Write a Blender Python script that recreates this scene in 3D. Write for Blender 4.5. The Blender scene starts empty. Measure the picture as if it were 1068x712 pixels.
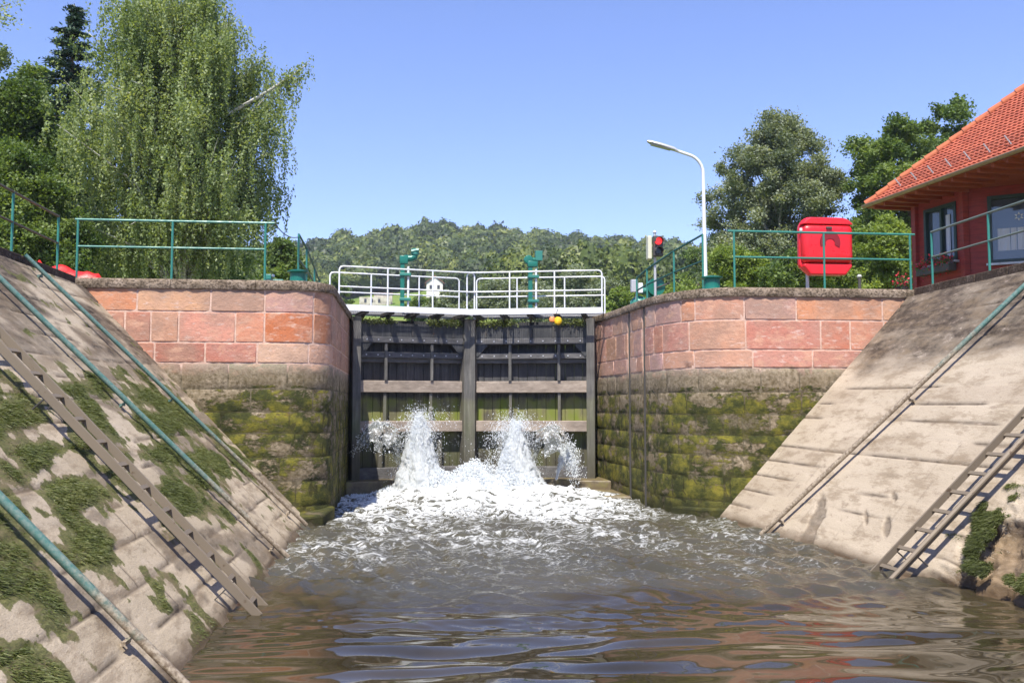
import bpy, bmesh, math, random
import numpy as np
from mathutils import Vector, Matrix, Euler

R = math.radians
scn = bpy.context.scene
col = scn.collection

# ---------------------------------------------------------------- camera
cam_d = bpy.data.cameras.new('camera')
cam_d.sensor_width = 36.0
cam_d.lens = 33.81
cam_d.clip_start = 0.1
cam_d.clip_end = 3000
cam = bpy.data.objects.new('camera', cam_d)
col.objects.link(cam)
cam.location = (0, 0, 2.03)
cam.rotation_euler = (R(90 + 3.9), 0, R(-6.0))
scn.camera = cam

# ---------------------------------------------------------------- sky, sun, exposure
SUN_DIR = Vector((-0.15, -0.47, 0.87)).normalized()
SUN_EL = math.asin(SUN_DIR.z)
SUN_AZ = math.atan2(SUN_DIR.x, SUN_DIR.y)
world = bpy.data.worlds.new('World')
scn.world = world
world.use_nodes = True
wn = world.node_tree
wn.nodes.clear()
wo = wn.nodes.new('ShaderNodeOutputWorld')
bg = wn.nodes.new('ShaderNodeBackground')
sky = wn.nodes.new('ShaderNodeTexSky')
sky.sky_type = 'NISHITA'
sky.sun_disc = False
sky.sun_elevation = SUN_EL
sky.sun_rotation = SUN_AZ
sky.altitude = 200
sky.air_density = 1.0
sky.dust_density = 0.0
sky.ozone_density = 3.0
tint = wn.nodes.new('ShaderNodeMix')
tint.data_type = 'RGBA'
tint.blend_type = 'MULTIPLY'
tint.inputs[0].default_value = 1.0
tint.inputs[7].default_value = (0.95, 0.89, 1.12, 1)
wn.links.new(sky.outputs[0], tint.inputs[6])
wn.links.new(tint.outputs[2], bg.inputs[0])
wn.links.new(bg.outputs[0], wo.inputs[0])
bg.inputs[1].default_value = 0.128

sd = bpy.data.lights.new('sun', 'SUN')
sd.energy = 4.7
sd.angle = R(0.53)
sd.color = (1.0, 0.95, 0.86)
so = bpy.data.objects.new('sun', sd)
col.objects.link(so)
so.rotation_euler = SUN_DIR.to_track_quat('Z', 'Y').to_euler()

scn.view_settings.view_transform = 'Standard'
scn.view_settings.look = 'None'
scn.view_settings.gamma = 1.0
scn.view_settings.exposure = 0.80
scn.view_settings.use_curve_mapping = False
scn.cycles.max_bounces = 8
scn.cycles.transparent_max_bounces = 16
scn.cycles.caustics_reflective = False
scn.cycles.caustics_refractive = False

random.seed(7)
RNG = np.random.default_rng(11)

# ---------------------------------------------------------------- helpers: noise
def _hash(ix, iy, iz):
    h = (ix.astype(np.int64) * 374761393 + iy.astype(np.int64) * 668265263 + iz.astype(np.int64) * 2147483647) & 0xffffffff
    h = ((h ^ (h >> 13)) * 1274126177) & 0xffffffff
    h = ((h ^ (h >> 16)) * 2246822519) & 0xffffffff
    return ((h ^ (h >> 15)) & 0xffffff) / float(0xffffff)

def vnoise(x, y, z=0.0):
    x = np.asarray(x, float); y = np.asarray(y, float); z = np.zeros_like(x) + z
    xi, yi, zi = np.floor(x), np.floor(y), np.floor(z)
    fx, fy, fz = x - xi, y - yi, z - zi
    fx, fy, fz = [t * t * (3 - 2 * t) for t in (fx, fy, fz)]
    r = 0
    for a in (0, 1):
        for b in (0, 1):
            for c in (0, 1):
                w = (fx if a else 1 - fx) * (fy if b else 1 - fy) * (fz if c else 1 - fz)
                r = r + w * _hash(xi + a, yi + b, zi + c)
    return r

def fbm(x, y, z=0.0, o=4):
    r = 0; a = 0.5; t = 0
    for k in range(o):
        r = r + a * vnoise(np.asarray(x) * 2 ** k + 17.3 * k, np.asarray(y) * 2 ** k - 9.1 * k, z * 2 ** k + 3.7 * k)
        t += a; a *= 0.5
    return r / t

def sstep(a, b, x):
    t = np.clip((x - a) / (b - a), 0, 1)
    return t * t * (3 - 2 * t)

# ---------------------------------------------------------------- helpers: materials
def new_mat(name):
    m = bpy.data.materials.new(name)
    m.use_nodes = True
    nt = m.node_tree
    nt.nodes.clear()
    return m, nt

class NT:
    def __init__(s, name):
        s.m, s.nt = new_mat(name)
        s.out = s.n('ShaderNodeOutputMaterial')
    def n(s, t, **k):
        nd = s.nt.nodes.new(t)
        for a, b in k.items():
            setattr(nd, a, b)
        return nd
    def l(s, a, b):
        s.nt.links.new(a, b)
    def val(s, sock, v):
        if hasattr(v, 'is_output') or isinstance(v, bpy.types.NodeSocket):
            s.l(v, sock)
        else:
            sock.default_value = v
    def pos(s, scale=(1, 1, 1)):
        g = s.n('ShaderNodeNewGeometry')
        m = s.n('ShaderNodeMapping')
        m.inputs['Scale'].default_value = scale
        s.l(g.outputs['Position'], m.inputs[0])
        return m.outputs[0]
    def obj(s, scale=(1, 1, 1)):
        g = s.n('ShaderNodeTexCoord')
        m = s.n('ShaderNodeMapping')
        m.inputs['Scale'].default_value = scale
        s.l(g.outputs['Object'], m.inputs[0])
        return m.outputs[0]
    def noise(s, vec, scale, detail=4, rough=0.55, dist=0.0):
        t = s.n('ShaderNodeTexNoise')
        t.inputs['Scale'].default_value = scale
        t.inputs['Detail'].default_value = detail
        t.inputs['Roughness'].default_value = rough
        t.inputs['Distortion'].default_value = dist
        s.l(vec, t.inputs['Vector'])
        return t.outputs[0]
    def ramp(s, fac, stops, interp='LINEAR'):
        r = s.n('ShaderNodeValToRGB')
        r.color_ramp.interpolation = interp
        e = r.color_ramp.elements
        while len(e) > 1:
            e.remove(e[-1])
        e[0].position = stops[0][0]
        c = stops[0][1]
        e[0].color = (*c, 1) if not isinstance(c, (int, float)) else (c, c, c, 1)
        for p, c in stops[1:]:
            q = e.new(p)
            q.color = (*c, 1) if not isinstance(c, (int, float)) else (c, c, c, 1)
        s.val(r.inputs[0], fac)
        return r.outputs[0]
    def mix(s, fac, a, b, mode='MIX'):
        m = s.n('ShaderNodeMix', data_type='RGBA', blend_type=mode)
        s.val(m.inputs[0], fac)
        for i, v in ((6, a), (7, b)):
            if isinstance(v, (tuple, list)):
                v = (*v, 1) if len(v) == 3 else v
            s.val(m.inputs[i], v)
        return m.outputs[2]
    def math(s, op, a, b=0.0, clamp=False):
        m = s.n('ShaderNodeMath', operation=op, use_clamp=clamp)
        s.val(m.inputs[0], a); s.val(m.inputs[1], b)
        return m.outputs[0]
    def sep(s, vec, axis):
        x = s.n('ShaderNodeSeparateXYZ'); s.l(vec, x.inputs[0])
        return x.outputs[axis]
    def attr(s, name, kind='Fac'):
        a = s.n('ShaderNodeAttribute'); a.attribute_name = name
        return a.outputs[kind]
    def bump(s, h, strength=0.3, dist=0.02):
        b = s.n('ShaderNodeBump')
        b.inputs['Strength'].default_value = strength
        b.inputs['Distance'].default_value = dist
        s.l(h, b.inputs['Height'])
        return b.outputs[0]
    def pbr(s, color, rough=0.6, normal=None, metal=0.0, spec=0.5, **k):
        p = s.n('ShaderNodeBsdfPrincipled')
        if isinstance(color, (tuple, list)):
            color = (*color, 1) if len(color) == 3 else color
        s.val(p.inputs['Base Color'], color)
        s.val(p.inputs['Roughness'], rough)
        p.inputs['Metallic'].default_value = metal
        p.inputs['Specular IOR Level'].default_value = spec
        if normal is not None:
            s.l(normal, p.inputs['Normal'])
        for a, b in k.items():
            s.val(p.inputs[a], b)
        return p
    def done(s, shader):
        s.l(shader.outputs[0] if hasattr(shader, 'outputs') else shader, s.out.inputs[0])
        return s.m

def paint(name, c, rough=0.45, wear=(0.12, 0.07, 0.04), amount=0.5, metal=0.0, dirt=0.25):
    t = NT(name)
    v = t.pos()
    n1 = t.noise(v, 9, 6, 0.65)
    n2 = t.noise(v, 2.3, 4)
    base = t.mix(t.ramp(n2, [(0.3, 0.0), (0.75, dirt)]), c, tuple(x * 0.55 + 0.03 for x in c))
    w = t.ramp(n1, [(0.62 - 0.0 * amount, 0.0), (0.66, amount), (0.8, amount)])
    base = t.mix(w, base, wear)
    return t.done(t.pbr(base, t.ramp(n1, [(0.3, rough - 0.1), (0.7, rough + 0.2)]), t.bump(n1, 0.15, 0.004), metal))

# ---------------------------------------------------------------- helpers: meshes
class MB:
    def __init__(s):
        s.v = []; s.f = []; s.c = []      # c = per-face colour (optional)
        s.cur = None
    def face(s, idx):
        s.f.append(tuple(idx)); s.c.append(s.cur)
    def add(s, verts, faces):
        b = len(s.v)
        s.v.extend([tuple(p) for p in verts])
        for f in faces:
            s.face([i + b for i in f])
    def box(s, c, size, rot=None):
        x, y, z = [q / 2 for q in size]
        vs = [Vector((a * x, b * y, d * z)) for d in (-1, 1) for b in (-1, 1) for a in (-1, 1)]
        if rot is not None:
            vs = [rot @ q for q in vs]
        vs = [q + Vector(c) for q in vs]
        s.add(vs, [(0, 2, 3, 1), (4, 5, 7, 6), (0, 1, 5, 4), (2, 6, 7, 3), (0, 4, 6, 2), (1, 3, 7, 5)])
        return s
    def bar(s, a, b, w, h, up=(0, 0, 1)):
        a, b = Vector(a), Vector(b)
        d = (b - a); L = d.length; d.normalize()
        u = Vector(up); sd_ = d.cross(u)
        if sd_.length < 1e-4:
            sd_ = d.cross(Vector((0, 1, 0)))
        sd_.normalize(); u = sd_.cross(d)
        m = Matrix((sd_, d, u)).transposed()
        return s.box((a + b) / 2, (w, L, h), m)
    def tube(s, pts, r, n=8, caps=True):
        pts = [Vector(p) for p in pts]
        rs = r if isinstance(r, (list, tuple)) else [r] * len(pts)
        b = len(s.v)
        t0 = (pts[1] - pts[0]).normalized()
        ref = Vector((0, 0, 1)) if abs(t0.z) < 0.9 else Vector((1, 0, 0))
        u = t0.cross(ref).normalized()
        for i, p in enumerate(pts):
            if i == 0: t = t0
            elif i == len(pts) - 1: t = (pts[i] - pts[i - 1]).normalized()
            else: t = ((pts[i] - pts[i - 1]).normalized() + (pts[i + 1] - pts[i]).normalized()).normalized()
            u = (u - t * u.dot(t)).normalized()
            w = t.cross(u)
            for k in range(n):
                a = 2 * math.pi * k / n
                s.v.append(tuple(p + (u * math.cos(a) + w * math.sin(a)) * rs[i]))
        for i in range(len(pts) - 1):
            for k in range(n):
                k2 = (k + 1) % n
                s.face((b + i * n + k, b + i * n + k2, b + (i + 1) * n + k2, b + (i + 1) * n + k))
        if caps:
            s.face([b + k for k in range(n)][::-1])
            s.face([b + (len(pts) - 1) * n + k for k in range(n)])
        return s
    def lathe(s, prof, c, n=24):
        b = len(s.v)
        for r, z in prof:
            for k in range(n):
                a = 2 * math.pi * k / n
                s.v.append((c[0] + r * math.cos(a), c[1] + r * math.sin(a), c[2] + z))
        for i in range(len(prof) - 1):
            for k in range(n):
                k2 = (k + 1) % n
                s.face((b + i * n + k, b + i * n + k2, b + (i + 1) * n + k2, b + (i + 1) * n + k))
        s.face([b + k for k in range(n)][::-1])
        s.face([b + (len(prof) - 1) * n + k for k in range(n)])
        return s
    def prism(s, poly, fn0, fn1):
        # poly: list of 2-D points; fn0/fn1 map a 2-D point to the two faces
        b = len(s.v); n = len(poly)
        s.v.extend([tuple(fn0(*p)) for p in poly]); s.v.extend([tuple(fn1(*p)) for p in poly])
        s.face([b + i for i in range(n)]); s.face([b + n + i for i in range(n)][::-1])
        for i in range(n):
            j = (i + 1) % n
            s.face((b + i, b + n + i, b + n + j, b + j))
        return s
    def build(s, name, mat, parent=None, smooth=False, bevel=0.0, loc=None):
        me = bpy.data.meshes.new(name)
        off = Vector(loc) if loc else Vector((0, 0, 0))
        if parent is not None and loc is None:
            off = parent_origin(parent)
        me.from_pydata([tuple(Vector(p) - off) for p in s.v], [], s.f)
        bmx = bmesh.new(); bmx.from_mesh(me)
        bmesh.ops.recalc_face_normals(bmx, faces=bmx.faces)
        bmx.to_mesh(me); bmx.free()
        if any(c is not None for c in s.c):
            ca = me.color_attributes.new('tone', 'FLOAT_COLOR', 'CORNER')
            i = 0
            for p, c in zip(me.polygons, s.c):
                for _ in range(p.loop_total):
                    ca.data[i].color = (*(c or (0.5, 0.5, 0.5)), 1); i += 1
        me.materials.append(mat)
        if smooth:
            me.polygons.foreach_set('use_smooth', [True] * len(me.polygons))
        o = bpy.data.objects.new(name, me)
        col.objects.link(o)
        if bevel:
            bv = o.modifiers.new('bevel', 'BEVEL')
            bv.width = bevel; bv.segments = 2; bv.limit_method = 'ANGLE'; bv.angle_limit = R(40)
            bv.harden_normals = False
        if smooth and not bevel:
            try:
                me.set_sharp_from_angle(angle=R(42))
            except Exception:
                pass
        if parent is not None:
            o.parent = parent
        elif loc is not None:
            o.location = off
        return o

def parent_origin(p):
    o = Vector((0, 0, 0))
    while p is not None:
        o = o + p.location
        p = p.parent
    return o

def np_mesh(name, verts, faces, mat, parent=None, attrs=None, smooth=False, origin=None):
    """verts (n,3); faces (m,k) all of the same k"""
    verts = np.asarray(verts, np.float32); faces = np.asarray(faces, np.int32)
    off = np.array(parent_origin(parent)) if parent is not None else (np.array(origin) if origin is not None else np.zeros(3))
    me = bpy.data.meshes.new(name)
    me.vertices.add(len(verts))
    me.vertices.foreach_set('co', (verts - off.astype(np.float32)).ravel())
    k = faces.shape[1]
    me.loops.add(faces.size)
    me.loops.foreach_set('vertex_index', faces.ravel())
    me.polygons.add(len(faces))
    me.polygons.foreach_set('loop_start', np.arange(0, faces.size, k, dtype=np.int32))
    me.polygons.foreach_set('use_smooth', np.full(len(faces), smooth))
    me.update(calc_edges=True)
    for an, data in (attrs or {}).items():
        at = me.attributes.new(an, 'FLOAT', 'POINT')
        at.data.foreach_set('value', np.asarray(data, np.float32))
    me.materials.append(mat)
    o = bpy.data.objects.new(name, me)
    col.objects.link(o)
    if parent is not None:
        o.parent = parent
    elif origin is not None:
        o.location = origin
    return o

def tag(o, label=None, cat=None, group=None, kind=None):
    if label: o['label'] = label
    if cat: o['category'] = cat
    if group: o['group'] = group
    if kind: o['kind'] = kind
    return o

def empty(name, loc, label, cat, group=None):
    o = bpy.data.objects.new(name, None)
    o.empty_display_size = 0.2
    col.objects.link(o)
    o.location = loc
    return tag(o, label, cat, group)

def grid_faces(nu, nv):
    i = np.arange(nu - 1)[:, None]; j = np.arange(nv - 1)[None, :]
    a = (i * nv + j).ravel()
    return np.stack([a, a + nv, a + nv + 1, a + 1], 1)

# slope frames (left and right sloping banks of the canal)
NLs = Vector((4.25, 0, 4.05)).normalized()
NRs = Vector((-4.25, 0, 3.6)).normalized()
def SL(Y, z, h=0.0):
    return Vector((-1.75 - z * 4.05 / 4.25, Y, z)) + NLs * h
def xr(Y, z):
    # the right bank flares a little towards the camera
    b = 5.62 + np.clip(0.056 * (17.3 - Y), 0.0, 0.38)
    return b + z / 4.25 * (9.52 - b)
def SR(Y, z, h=0.0):
    return Vector((float(xr(Y, z)), Y, z)) + NRs * h

# ================================================================ MATERIALS
def m_stone():
    t = NT('masonry')
    v = t.pos()
    tone = t.attr('tone', 'Color')
    n1 = t.noise(v, 2.2, 6, 0.6)
    n2 = t.noise(v, 14, 6, 0.7)
    n3 = t.noise(t.pos((1, 1, 3.0)), 5.5, 5, 0.6)
    z = t.sep(v, 2)
    base = t.mix(t.ramp(n1, [(0.35, 0.0), (0.7, 0.55)]), tone, t.mix(0.5, tone, (0.45, 0.36, 0.30)))
    base = t.mix(t.ramp(n2, [(0.25, 0.35), (0.5, 0.0)]), base, (0.16, 0.09, 0.06))
    base = t.mix(t.ramp(n3, [(0.57, 0.0), (0.66, 0.6)]), base, (0.66, 0.50, 0.42))
    n5 = t.noise(v, 1.1, 5, 0.6)
    base = t.mix(t.ramp(n5, [(0.45, 0.0), (0.62, 0.6)]), base, (0.33, 0.20, 0.14))
    n7 = t.noise(t.pos((1, 1, 2.2)), 3.2, 6, 0.7)
    base = t.mix(t.ramp(n7, [(0.52, 0.0), (0.62, 0.55)]), base, (0.62, 0.36, 0.24))
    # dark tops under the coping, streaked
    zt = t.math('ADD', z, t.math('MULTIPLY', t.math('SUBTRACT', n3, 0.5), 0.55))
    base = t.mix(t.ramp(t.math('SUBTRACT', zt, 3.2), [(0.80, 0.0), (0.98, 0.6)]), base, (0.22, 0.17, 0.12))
    # grey-brown band of old water line, below it moss
    zz = t.math('ADD', z, t.math('MULTIPLY', t.math('SUBTRACT', n1, 0.5), 0.5))
    low = t.ramp(t.math('DIVIDE', zz, 4.0), [(0.645, 1.0), (0.70, 0.0)])
    lowc = t.mix(t.ramp(n2, [(0.35, 0.0), (0.65, 1.0)]), (0.12, 0.09, 0.05), (0.36, 0.29, 0.20))
    lowc = t.mix(t.ramp(n1, [(0.4, 0.0), (0.65, 0.6)]), lowc, (0.10, 0.075, 0.03))
    base = t.mix(low, base, lowc)
    n4 = t.noise(t.pos((0.8, 0.8, 1.5)), 1.9, 9, 0.74)
    moss_z = t.ramp(t.math('DIVIDE', z, 4.0), [(0.0, 0.62), (0.3, 0.57), (0.50, 0.56), (0.60, 0.48), (0.66, 0.0)])
    mm = t.ramp(t.math('ADD', n4, t.math('SUBTRACT', moss_z, 0.5)), [(0.51, 0.0), (0.56, 0.95)])
    mossc = t.ramp(t.noise(t.pos((1, 1, 1.3)), 2.3, 9, 0.74), [(0.34, (0.016, 0.022, 0.006)), (0.46, (0.05, 0.058, 0.010)), (0.56, (0.15, 0.14, 0.02)), (0.64, (0.25, 0.22, 0.025)), (0.72, (0.20, 0.12, 0.035))])
    base = t.mix(mm, base, mossc)
    # wet foot
    wet = t.ramp(t.math('ADD', z, t.math('MULTIPLY', n1, 0.3)), [(0.25, 0.75), (0.5, 0.0)])
    base = t.mix(wet, base, (0.035, 0.035, 0.012))
    h = t.math('ADD', t.math('MULTIPLY', n2, 0.7), t.math('MULTIPLY', mm, 0.8))
    fine = t.noise(v, 45, 4, 0.7)
    h = t.math('ADD', h, t.math('MULTIPLY', fine, t.math('ADD', 0.2, mm)))
    return t.done(t.pbr(base, 0.85, t.bump(h, 0.75, 0.03), spec=0.25))

def m_mortar():
    t = NT('mortar')
    v = t.pos()
    n1 = t.noise(v, 2.2, 6, 0.6); z = t.sep(v, 2); n2 = t.noise(v, 14, 6, 0.7)
    zz = t.math('ADD', z, t.math('MULTIPLY', t.math('SUBTRACT', n1, 0.5), 0.5))
    base = t.mix(t.ramp(n2, [(0.3, 0.0), (0.7, 1.0)]), (0.50, 0.31, 0.23), (0.68, 0.50, 0.40))
    base = t.mix(t.ramp(t.math('DIVIDE', zz, 4.0), [(0.645, 1.0), (0.70, 0.0)]), base, t.ramp(n2, [(0.35, (0.07, 0.055, 0.032)), (0.6, (0.18, 0.15, 0.10))]))
    n4 = t.noise(t.pos((0.8, 0.8, 1.5)), 1.9, 9, 0.74)
    moss_z = t.ramp(t.math('DIVIDE', z, 4.0), [(0.0, 0.62), (0.3, 0.60), (0.50, 0.56), (0.60, 0.36), (0.66, 0.0)])
    mm = t.ramp(t.math('ADD', n4, t.math('SUBTRACT', moss_z, 0.5)), [(0.52, 0.0), (0.62, 0.85)])
    mossc = t.ramp(t.noise(t.pos((1, 1, 1.3)), 2.3, 9, 0.74), [(0.34, (0.010, 0.014, 0.004)), (0.46, (0.032, 0.036, 0.008)), (0.56, (0.07, 0.066, 0.015)), (0.64, (0.15, 0.13, 0.02)), (0.72, (0.12, 0.08, 0.03))])
    base = t.mix(mm, base, mossc)
    return t.done(t.pbr(base, 0.95, t.bump(t.noise(v, 30, 4), 0.5, 0.02), spec=0.1))

def m_coping(dark=False):
    t = NT('dark coping stone' if dark else 'coping stone')
    v = t.pos()
    n1 = t.noise(v, 4, 6, 0.65); n2 = t.noise(v, 22, 5, 0.7)
    if dark:
        base = t.ramp(n1, [(0.3, (0.05, 0.034, 0.025)), (0.55, (0.12, 0.085, 0.06)), (0.75, (0.22, 0.17, 0.13))])
    else:
        base = t.ramp(n1, [(0.3, (0.12, 0.09, 0.055)), (0.48, (0.27, 0.205, 0.145)), (0.7, (0.42, 0.33, 0.25))])
    base = t.mix(t.ramp(n2, [(0.42, 0.8), (0.54, 0.0)]), base, (0.05, 0.035, 0.022))
    return t.done(t.pbr(base, 0.9, t.bump(n2, 1.0, 0.04), spec=0.2))

def m_slope(side):
    t = NT('sloping stone ' + side)
    v = t.pos()
    dirt = t.attr('dirt'); moss = t.attr('moss'); tone = t.attr('tone')
    va = t.pos((1, 0.42, 1))
    n1 = t.noise(va, 1.5, 6, 0.6); n2 = t.noise(va, 9, 8, 0.72); n3 = t.noise(va, 42, 5, 0.75)
    if side == 'left':
        a, b, c = (0.42, 0.34, 0.235), (0.53, 0.435, 0.32), (0.25, 0.20, 0.13)
    else:
        a, b, c = (0.42, 0.345, 0.25), (0.51, 0.425, 0.32), (0.26, 0.20, 0.145)
    base = t.mix(t.ramp(n1, [(0.3, 0.0), (0.7, 1.0)]), a, b)
    base = t.mix(t.ramp(tone, [(0.0, 0.30), (0.4, 0.05), (1.0, 0.0)]), base, c)
    base = t.mix(t.ramp(n2, [(0.34, 0.75), (0.42, 0.0)]), base, c)
    n6 = t.noise(t.pos((1, 0.5, 1)), 95, 4, 0.75)
    base = t.mix(t.ramp(n6, [(0.35, 0.45), (0.5, 0.0)]), base, c)
    base = t.mix(t.ramp(t.noise(t.pos((1.0, 0.5, 1)), 17, 5, 0.75), [(0.27, 0.9), (0.36, 0.0)]), base, (0.07, 0.05, 0.03))
    dm = t.math('MULTIPLY', dirt, t.ramp(n2, [(0.2, 1.25), (0.8, 0.75)]), True)
    dcol = t.ramp(n2, [(0.35, (0.045, 0.034, 0.025)), (0.6, (0.12, 0.09, 0.065)), (0.72, (0.40, 0.32, 0.27))])
    base = t.mix(dm, base, dcol)
    if side == 'left':
        mc = t.ramp(n3, [(0.3, (0.035, 0.035, 0.012)), (0.5, (0.10, 0.105, 0.03)), (0.7, (0.20, 0.18, 0.07))])
    else:
        mc = t.ramp(n2, [(0.3, (0.07, 0.045, 0.022)), (0.5, (0.21, 0.145, 0.085)), (0.7, (0.33, 0.25, 0.17))])
    mk = t.math('ADD', moss, t.math('ADD', t.math('MULTIPLY', t.math('SUBTRACT', n3, 0.5), 1.5), t.math('MULTIPLY', t.math('SUBTRACT', n2, 0.5), 1.6)))
    base = t.mix(t.ramp(mk, [(0.42, 0.0), (0.75, 0.95)]), base, mc)
    n8 = t.noise(t.pos((1, 0.30, 1.0)), 3.6, 8, 0.75)
    base = t.mix(t.ramp(n8, [(0.50, 0.0), (0.60, 0.55)]), base, (0.20, 0.145, 0.09))
    base = t.mix(t.ramp(n8, [(0.28, 0.5), (0.40, 0.0)]), base, (0.62, 0.53, 0.43))
    # damp foot
    z = t.sep(v, 2)
    wet = t.ramp(t.math('ADD', z, t.math('MULTIPLY', n1, 0.22)), [(0.13, 0.8), (0.26, 0.0)])
    base = t.mix(wet, base, (0.08, 0.05, 0.025))
    h = t.math('ADD', n2, t.math('MULTIPLY', n3, 0.9))
    h = t.math('ADD', h, t.math('MULTIPLY', n6, 0.35))
    return t.done(t.pbr(base, t.ramp(wet, [(0, 0.9), (1, 0.35)]), t.bump(h, 0.45, 0.02), spec=0.2))

def m_timber(name, stops, gl=0.0, vert=True):
    t = NT(name)
    v = t.pos()
    st = (9, 9, 0.7) if vert else (0.7, 9, 9)
    n1 = t.noise(t.pos(st), 1.6, 6, 0.7)
    n2 = t.noise(v, 2.2, 5, 0.6)
    base = t.ramp(n1, stops)
    base = t.mix(t.ramp(n2, [(0.4, 0.0), (0.7, 0.5)]), base, tuple(x * 0.5 for x in stops[0][1]))
    if gl:
        z = t.sep(v, 2)
        zz = t.math('ADD', z, t.math('MULTIPLY', t.math('SUBTRACT', n2, 0.5), 0.35))
        zone = t.ramp(t.math('DIVIDE', zz, 4.0), [(0.28, 0.45), (0.40, 1.0), (0.545, 1.0), (0.575, 0.0)])
        n4 = t.noise(t.pos((2.2, 2.2, 0.9)), 1.7, 4, 0.5)
        mk = t.math('MULTIPLY', zone, t.ramp(n4, [(0.25, 0.15), (0.5, gl), (0.7, gl)]))
        mc = t.ramp(n4, [(0.3, (0.19, 0.16, 0.08)), (0.5, (0.20, 0.20, 0.07)), (0.65, (0.17, 0.21, 0.025))])
        base = t.mix(mk, base, mc)
        wet = t.ramp(t.math('DIVIDE', zz, 4.0), [(0.1, 0.6), (0.34, 0.0)])
        base = t.mix(wet, base, (0.06, 0.05, 0.025))
    return t.done(t.pbr(base, 0.8, t.bump(n1, 0.4, 0.012), spec=0.3))

def m_leaf(name, c1, c2, c3, trans=0.35, rough=0.5):
    t = NT(name)
    r = t.attr('shade')
    colr = t.ramp(r, [(0.0, c1), (0.5, c2), (1.0, c3)])
    p = t.pbr(colr, rough, spec=0.35)
    tr = t.n('ShaderNodeBsdfTranslucent')
    t.l(t.mix(1.0, colr, (1.5, 1.45, 0.55), 'MULTIPLY'), tr.inputs[0])
    mx = t.n('ShaderNodeMixShader'); mx.inputs[0].default_value = trans
    t.l(p.outputs[0], mx.inputs[1]); t.l(tr.outputs[0], mx.inputs[2])
    return t.done(mx)

def m_bark(name, c1, c2, sc=(3, 3, 1)):
    t = NT(name)
    n = t.noise(t.pos(sc), 3, 6, 0.7)
    return t.done(t.pbr(t.ramp(n, [(0.35, c1), (0.6, c2)]), 0.9, t.bump(n, 0.5, 0.03), spec=0.1))

M = {}
M['stone'] = m_stone(); M['mortar'] = m_mortar()
M['coping'] = m_coping(); M['coping_dark'] = m_coping(True)
M['slopeL'] = m_slope('left'); M['slopeR'] = m_slope('right')
M['green'] = paint('green enamel', (0.03, 0.20, 0.155), 0.38, (0.10, 0.08, 0.05), 0.35)
M['green_dark'] = paint('deep green enamel', (0.006, 0.15, 0.105), 0.3, (0.05, 0.06, 0.04), 0.2)
M['pipe_old'] = paint('scuffed green pipe', (0.16, 0.27, 0.22), 0.55, (0.33, 0.27, 0.19), 0.95)
M['pipe_bare'] = paint('bare weathered pipe', (0.30, 0.24, 0.17), 0.6, (0.14, 0.09, 0.06), 0.8)
M['white'] = paint('white rail paint', (0.74, 0.75, 0.76), 0.4, (0.4, 0.33, 0.27), 0.35, dirt=0.12)
M['galv'] = paint('galvanised steel', (0.52, 0.52, 0.53), 0.45, (0.3, 0.26, 0.22), 0.4, 0.3)
M['steel_dark'] = paint('dark steel', (0.06, 0.055, 0.05), 0.6, (0.16, 0.07, 0.03), 0.7)
M['ladder'] = paint('weathered ladder steel', (0.19, 0.15, 0.105), 0.65, (0.10, 0.065, 0.04), 0.8)
M['red'] = paint('red plastic', (0.72, 0.012, 0.02), 0.3, (0.5, 0.02, 0.02), 0.2, dirt=0.1)
M['red_deep'] = paint('dark red grip', (0.24, 0.005, 0.01), 0.35, (0.2, 0.01, 0.01), 0.2)
M['plank'] = m_timber('gate planks', [(0.3, (0.035, 0.037, 0.04)), (0.55, (0.072, 0.072, 0.074)), (0.75, (0.14, 0.137, 0.135))], gl=0.9)
M['beam'] = m_timber('gate beams', [(0.3, (0.075, 0.072, 0.073)), (0.55, (0.135, 0.13, 0.128)), (0.75, (0.24, 0.22, 0.205))], vert=False)
M['post'] = m_timber('gate posts', [(0.3, (0.08, 0.077, 0.073)), (0.55, (0.15, 0.143, 0.13)), (0.75, (0.25, 0.235, 0.21))], gl=0.25)
M['beam_pale'] = m_timber('worn gate beam', [(0.3, (0.24, 0.19, 0.15)), (0.55, (0.38, 0.31, 0.25)), (0.75, (0.52, 0.43, 0.35))], vert=False)

# ================================================================ GROUND + HILL (one sheet)
def terrain_z(x, y):
    x = np.asarray(x, float); y = np.asarray(y, float)
    z = np.full(np.broadcast(x, y).shape, 4.2)
    rise = np.interp(y, [0, 48, 110, 160, 220, 300, 350, 430, 900], [0, 0, 8.0, 15.0, 24.0, 44.0, 59.0, 58.0, 30.0])
    # crest as seen: lower to the left, small undulations
    a = np.arctan2(x, np.maximum(y, 1.0))
    lat = np.interp(a, [-0.9, -0.35, -0.12, -0.03, 0.04, 0.10, 0.2, 0.5, 0.9], [0.55, 0.70, 0.80, 0.90, 0.96, 0.92, 0.90, 0.85, 0.72])
    lat = 1 + (lat - 1) * sstep(110, 240, y)
    z = z + rise * lat
    z = z + (fbm(x / 45.0, y / 45.0, 0, 3) - 0.5) * 4.0 * sstep(60, 180, y)
    return z

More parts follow.
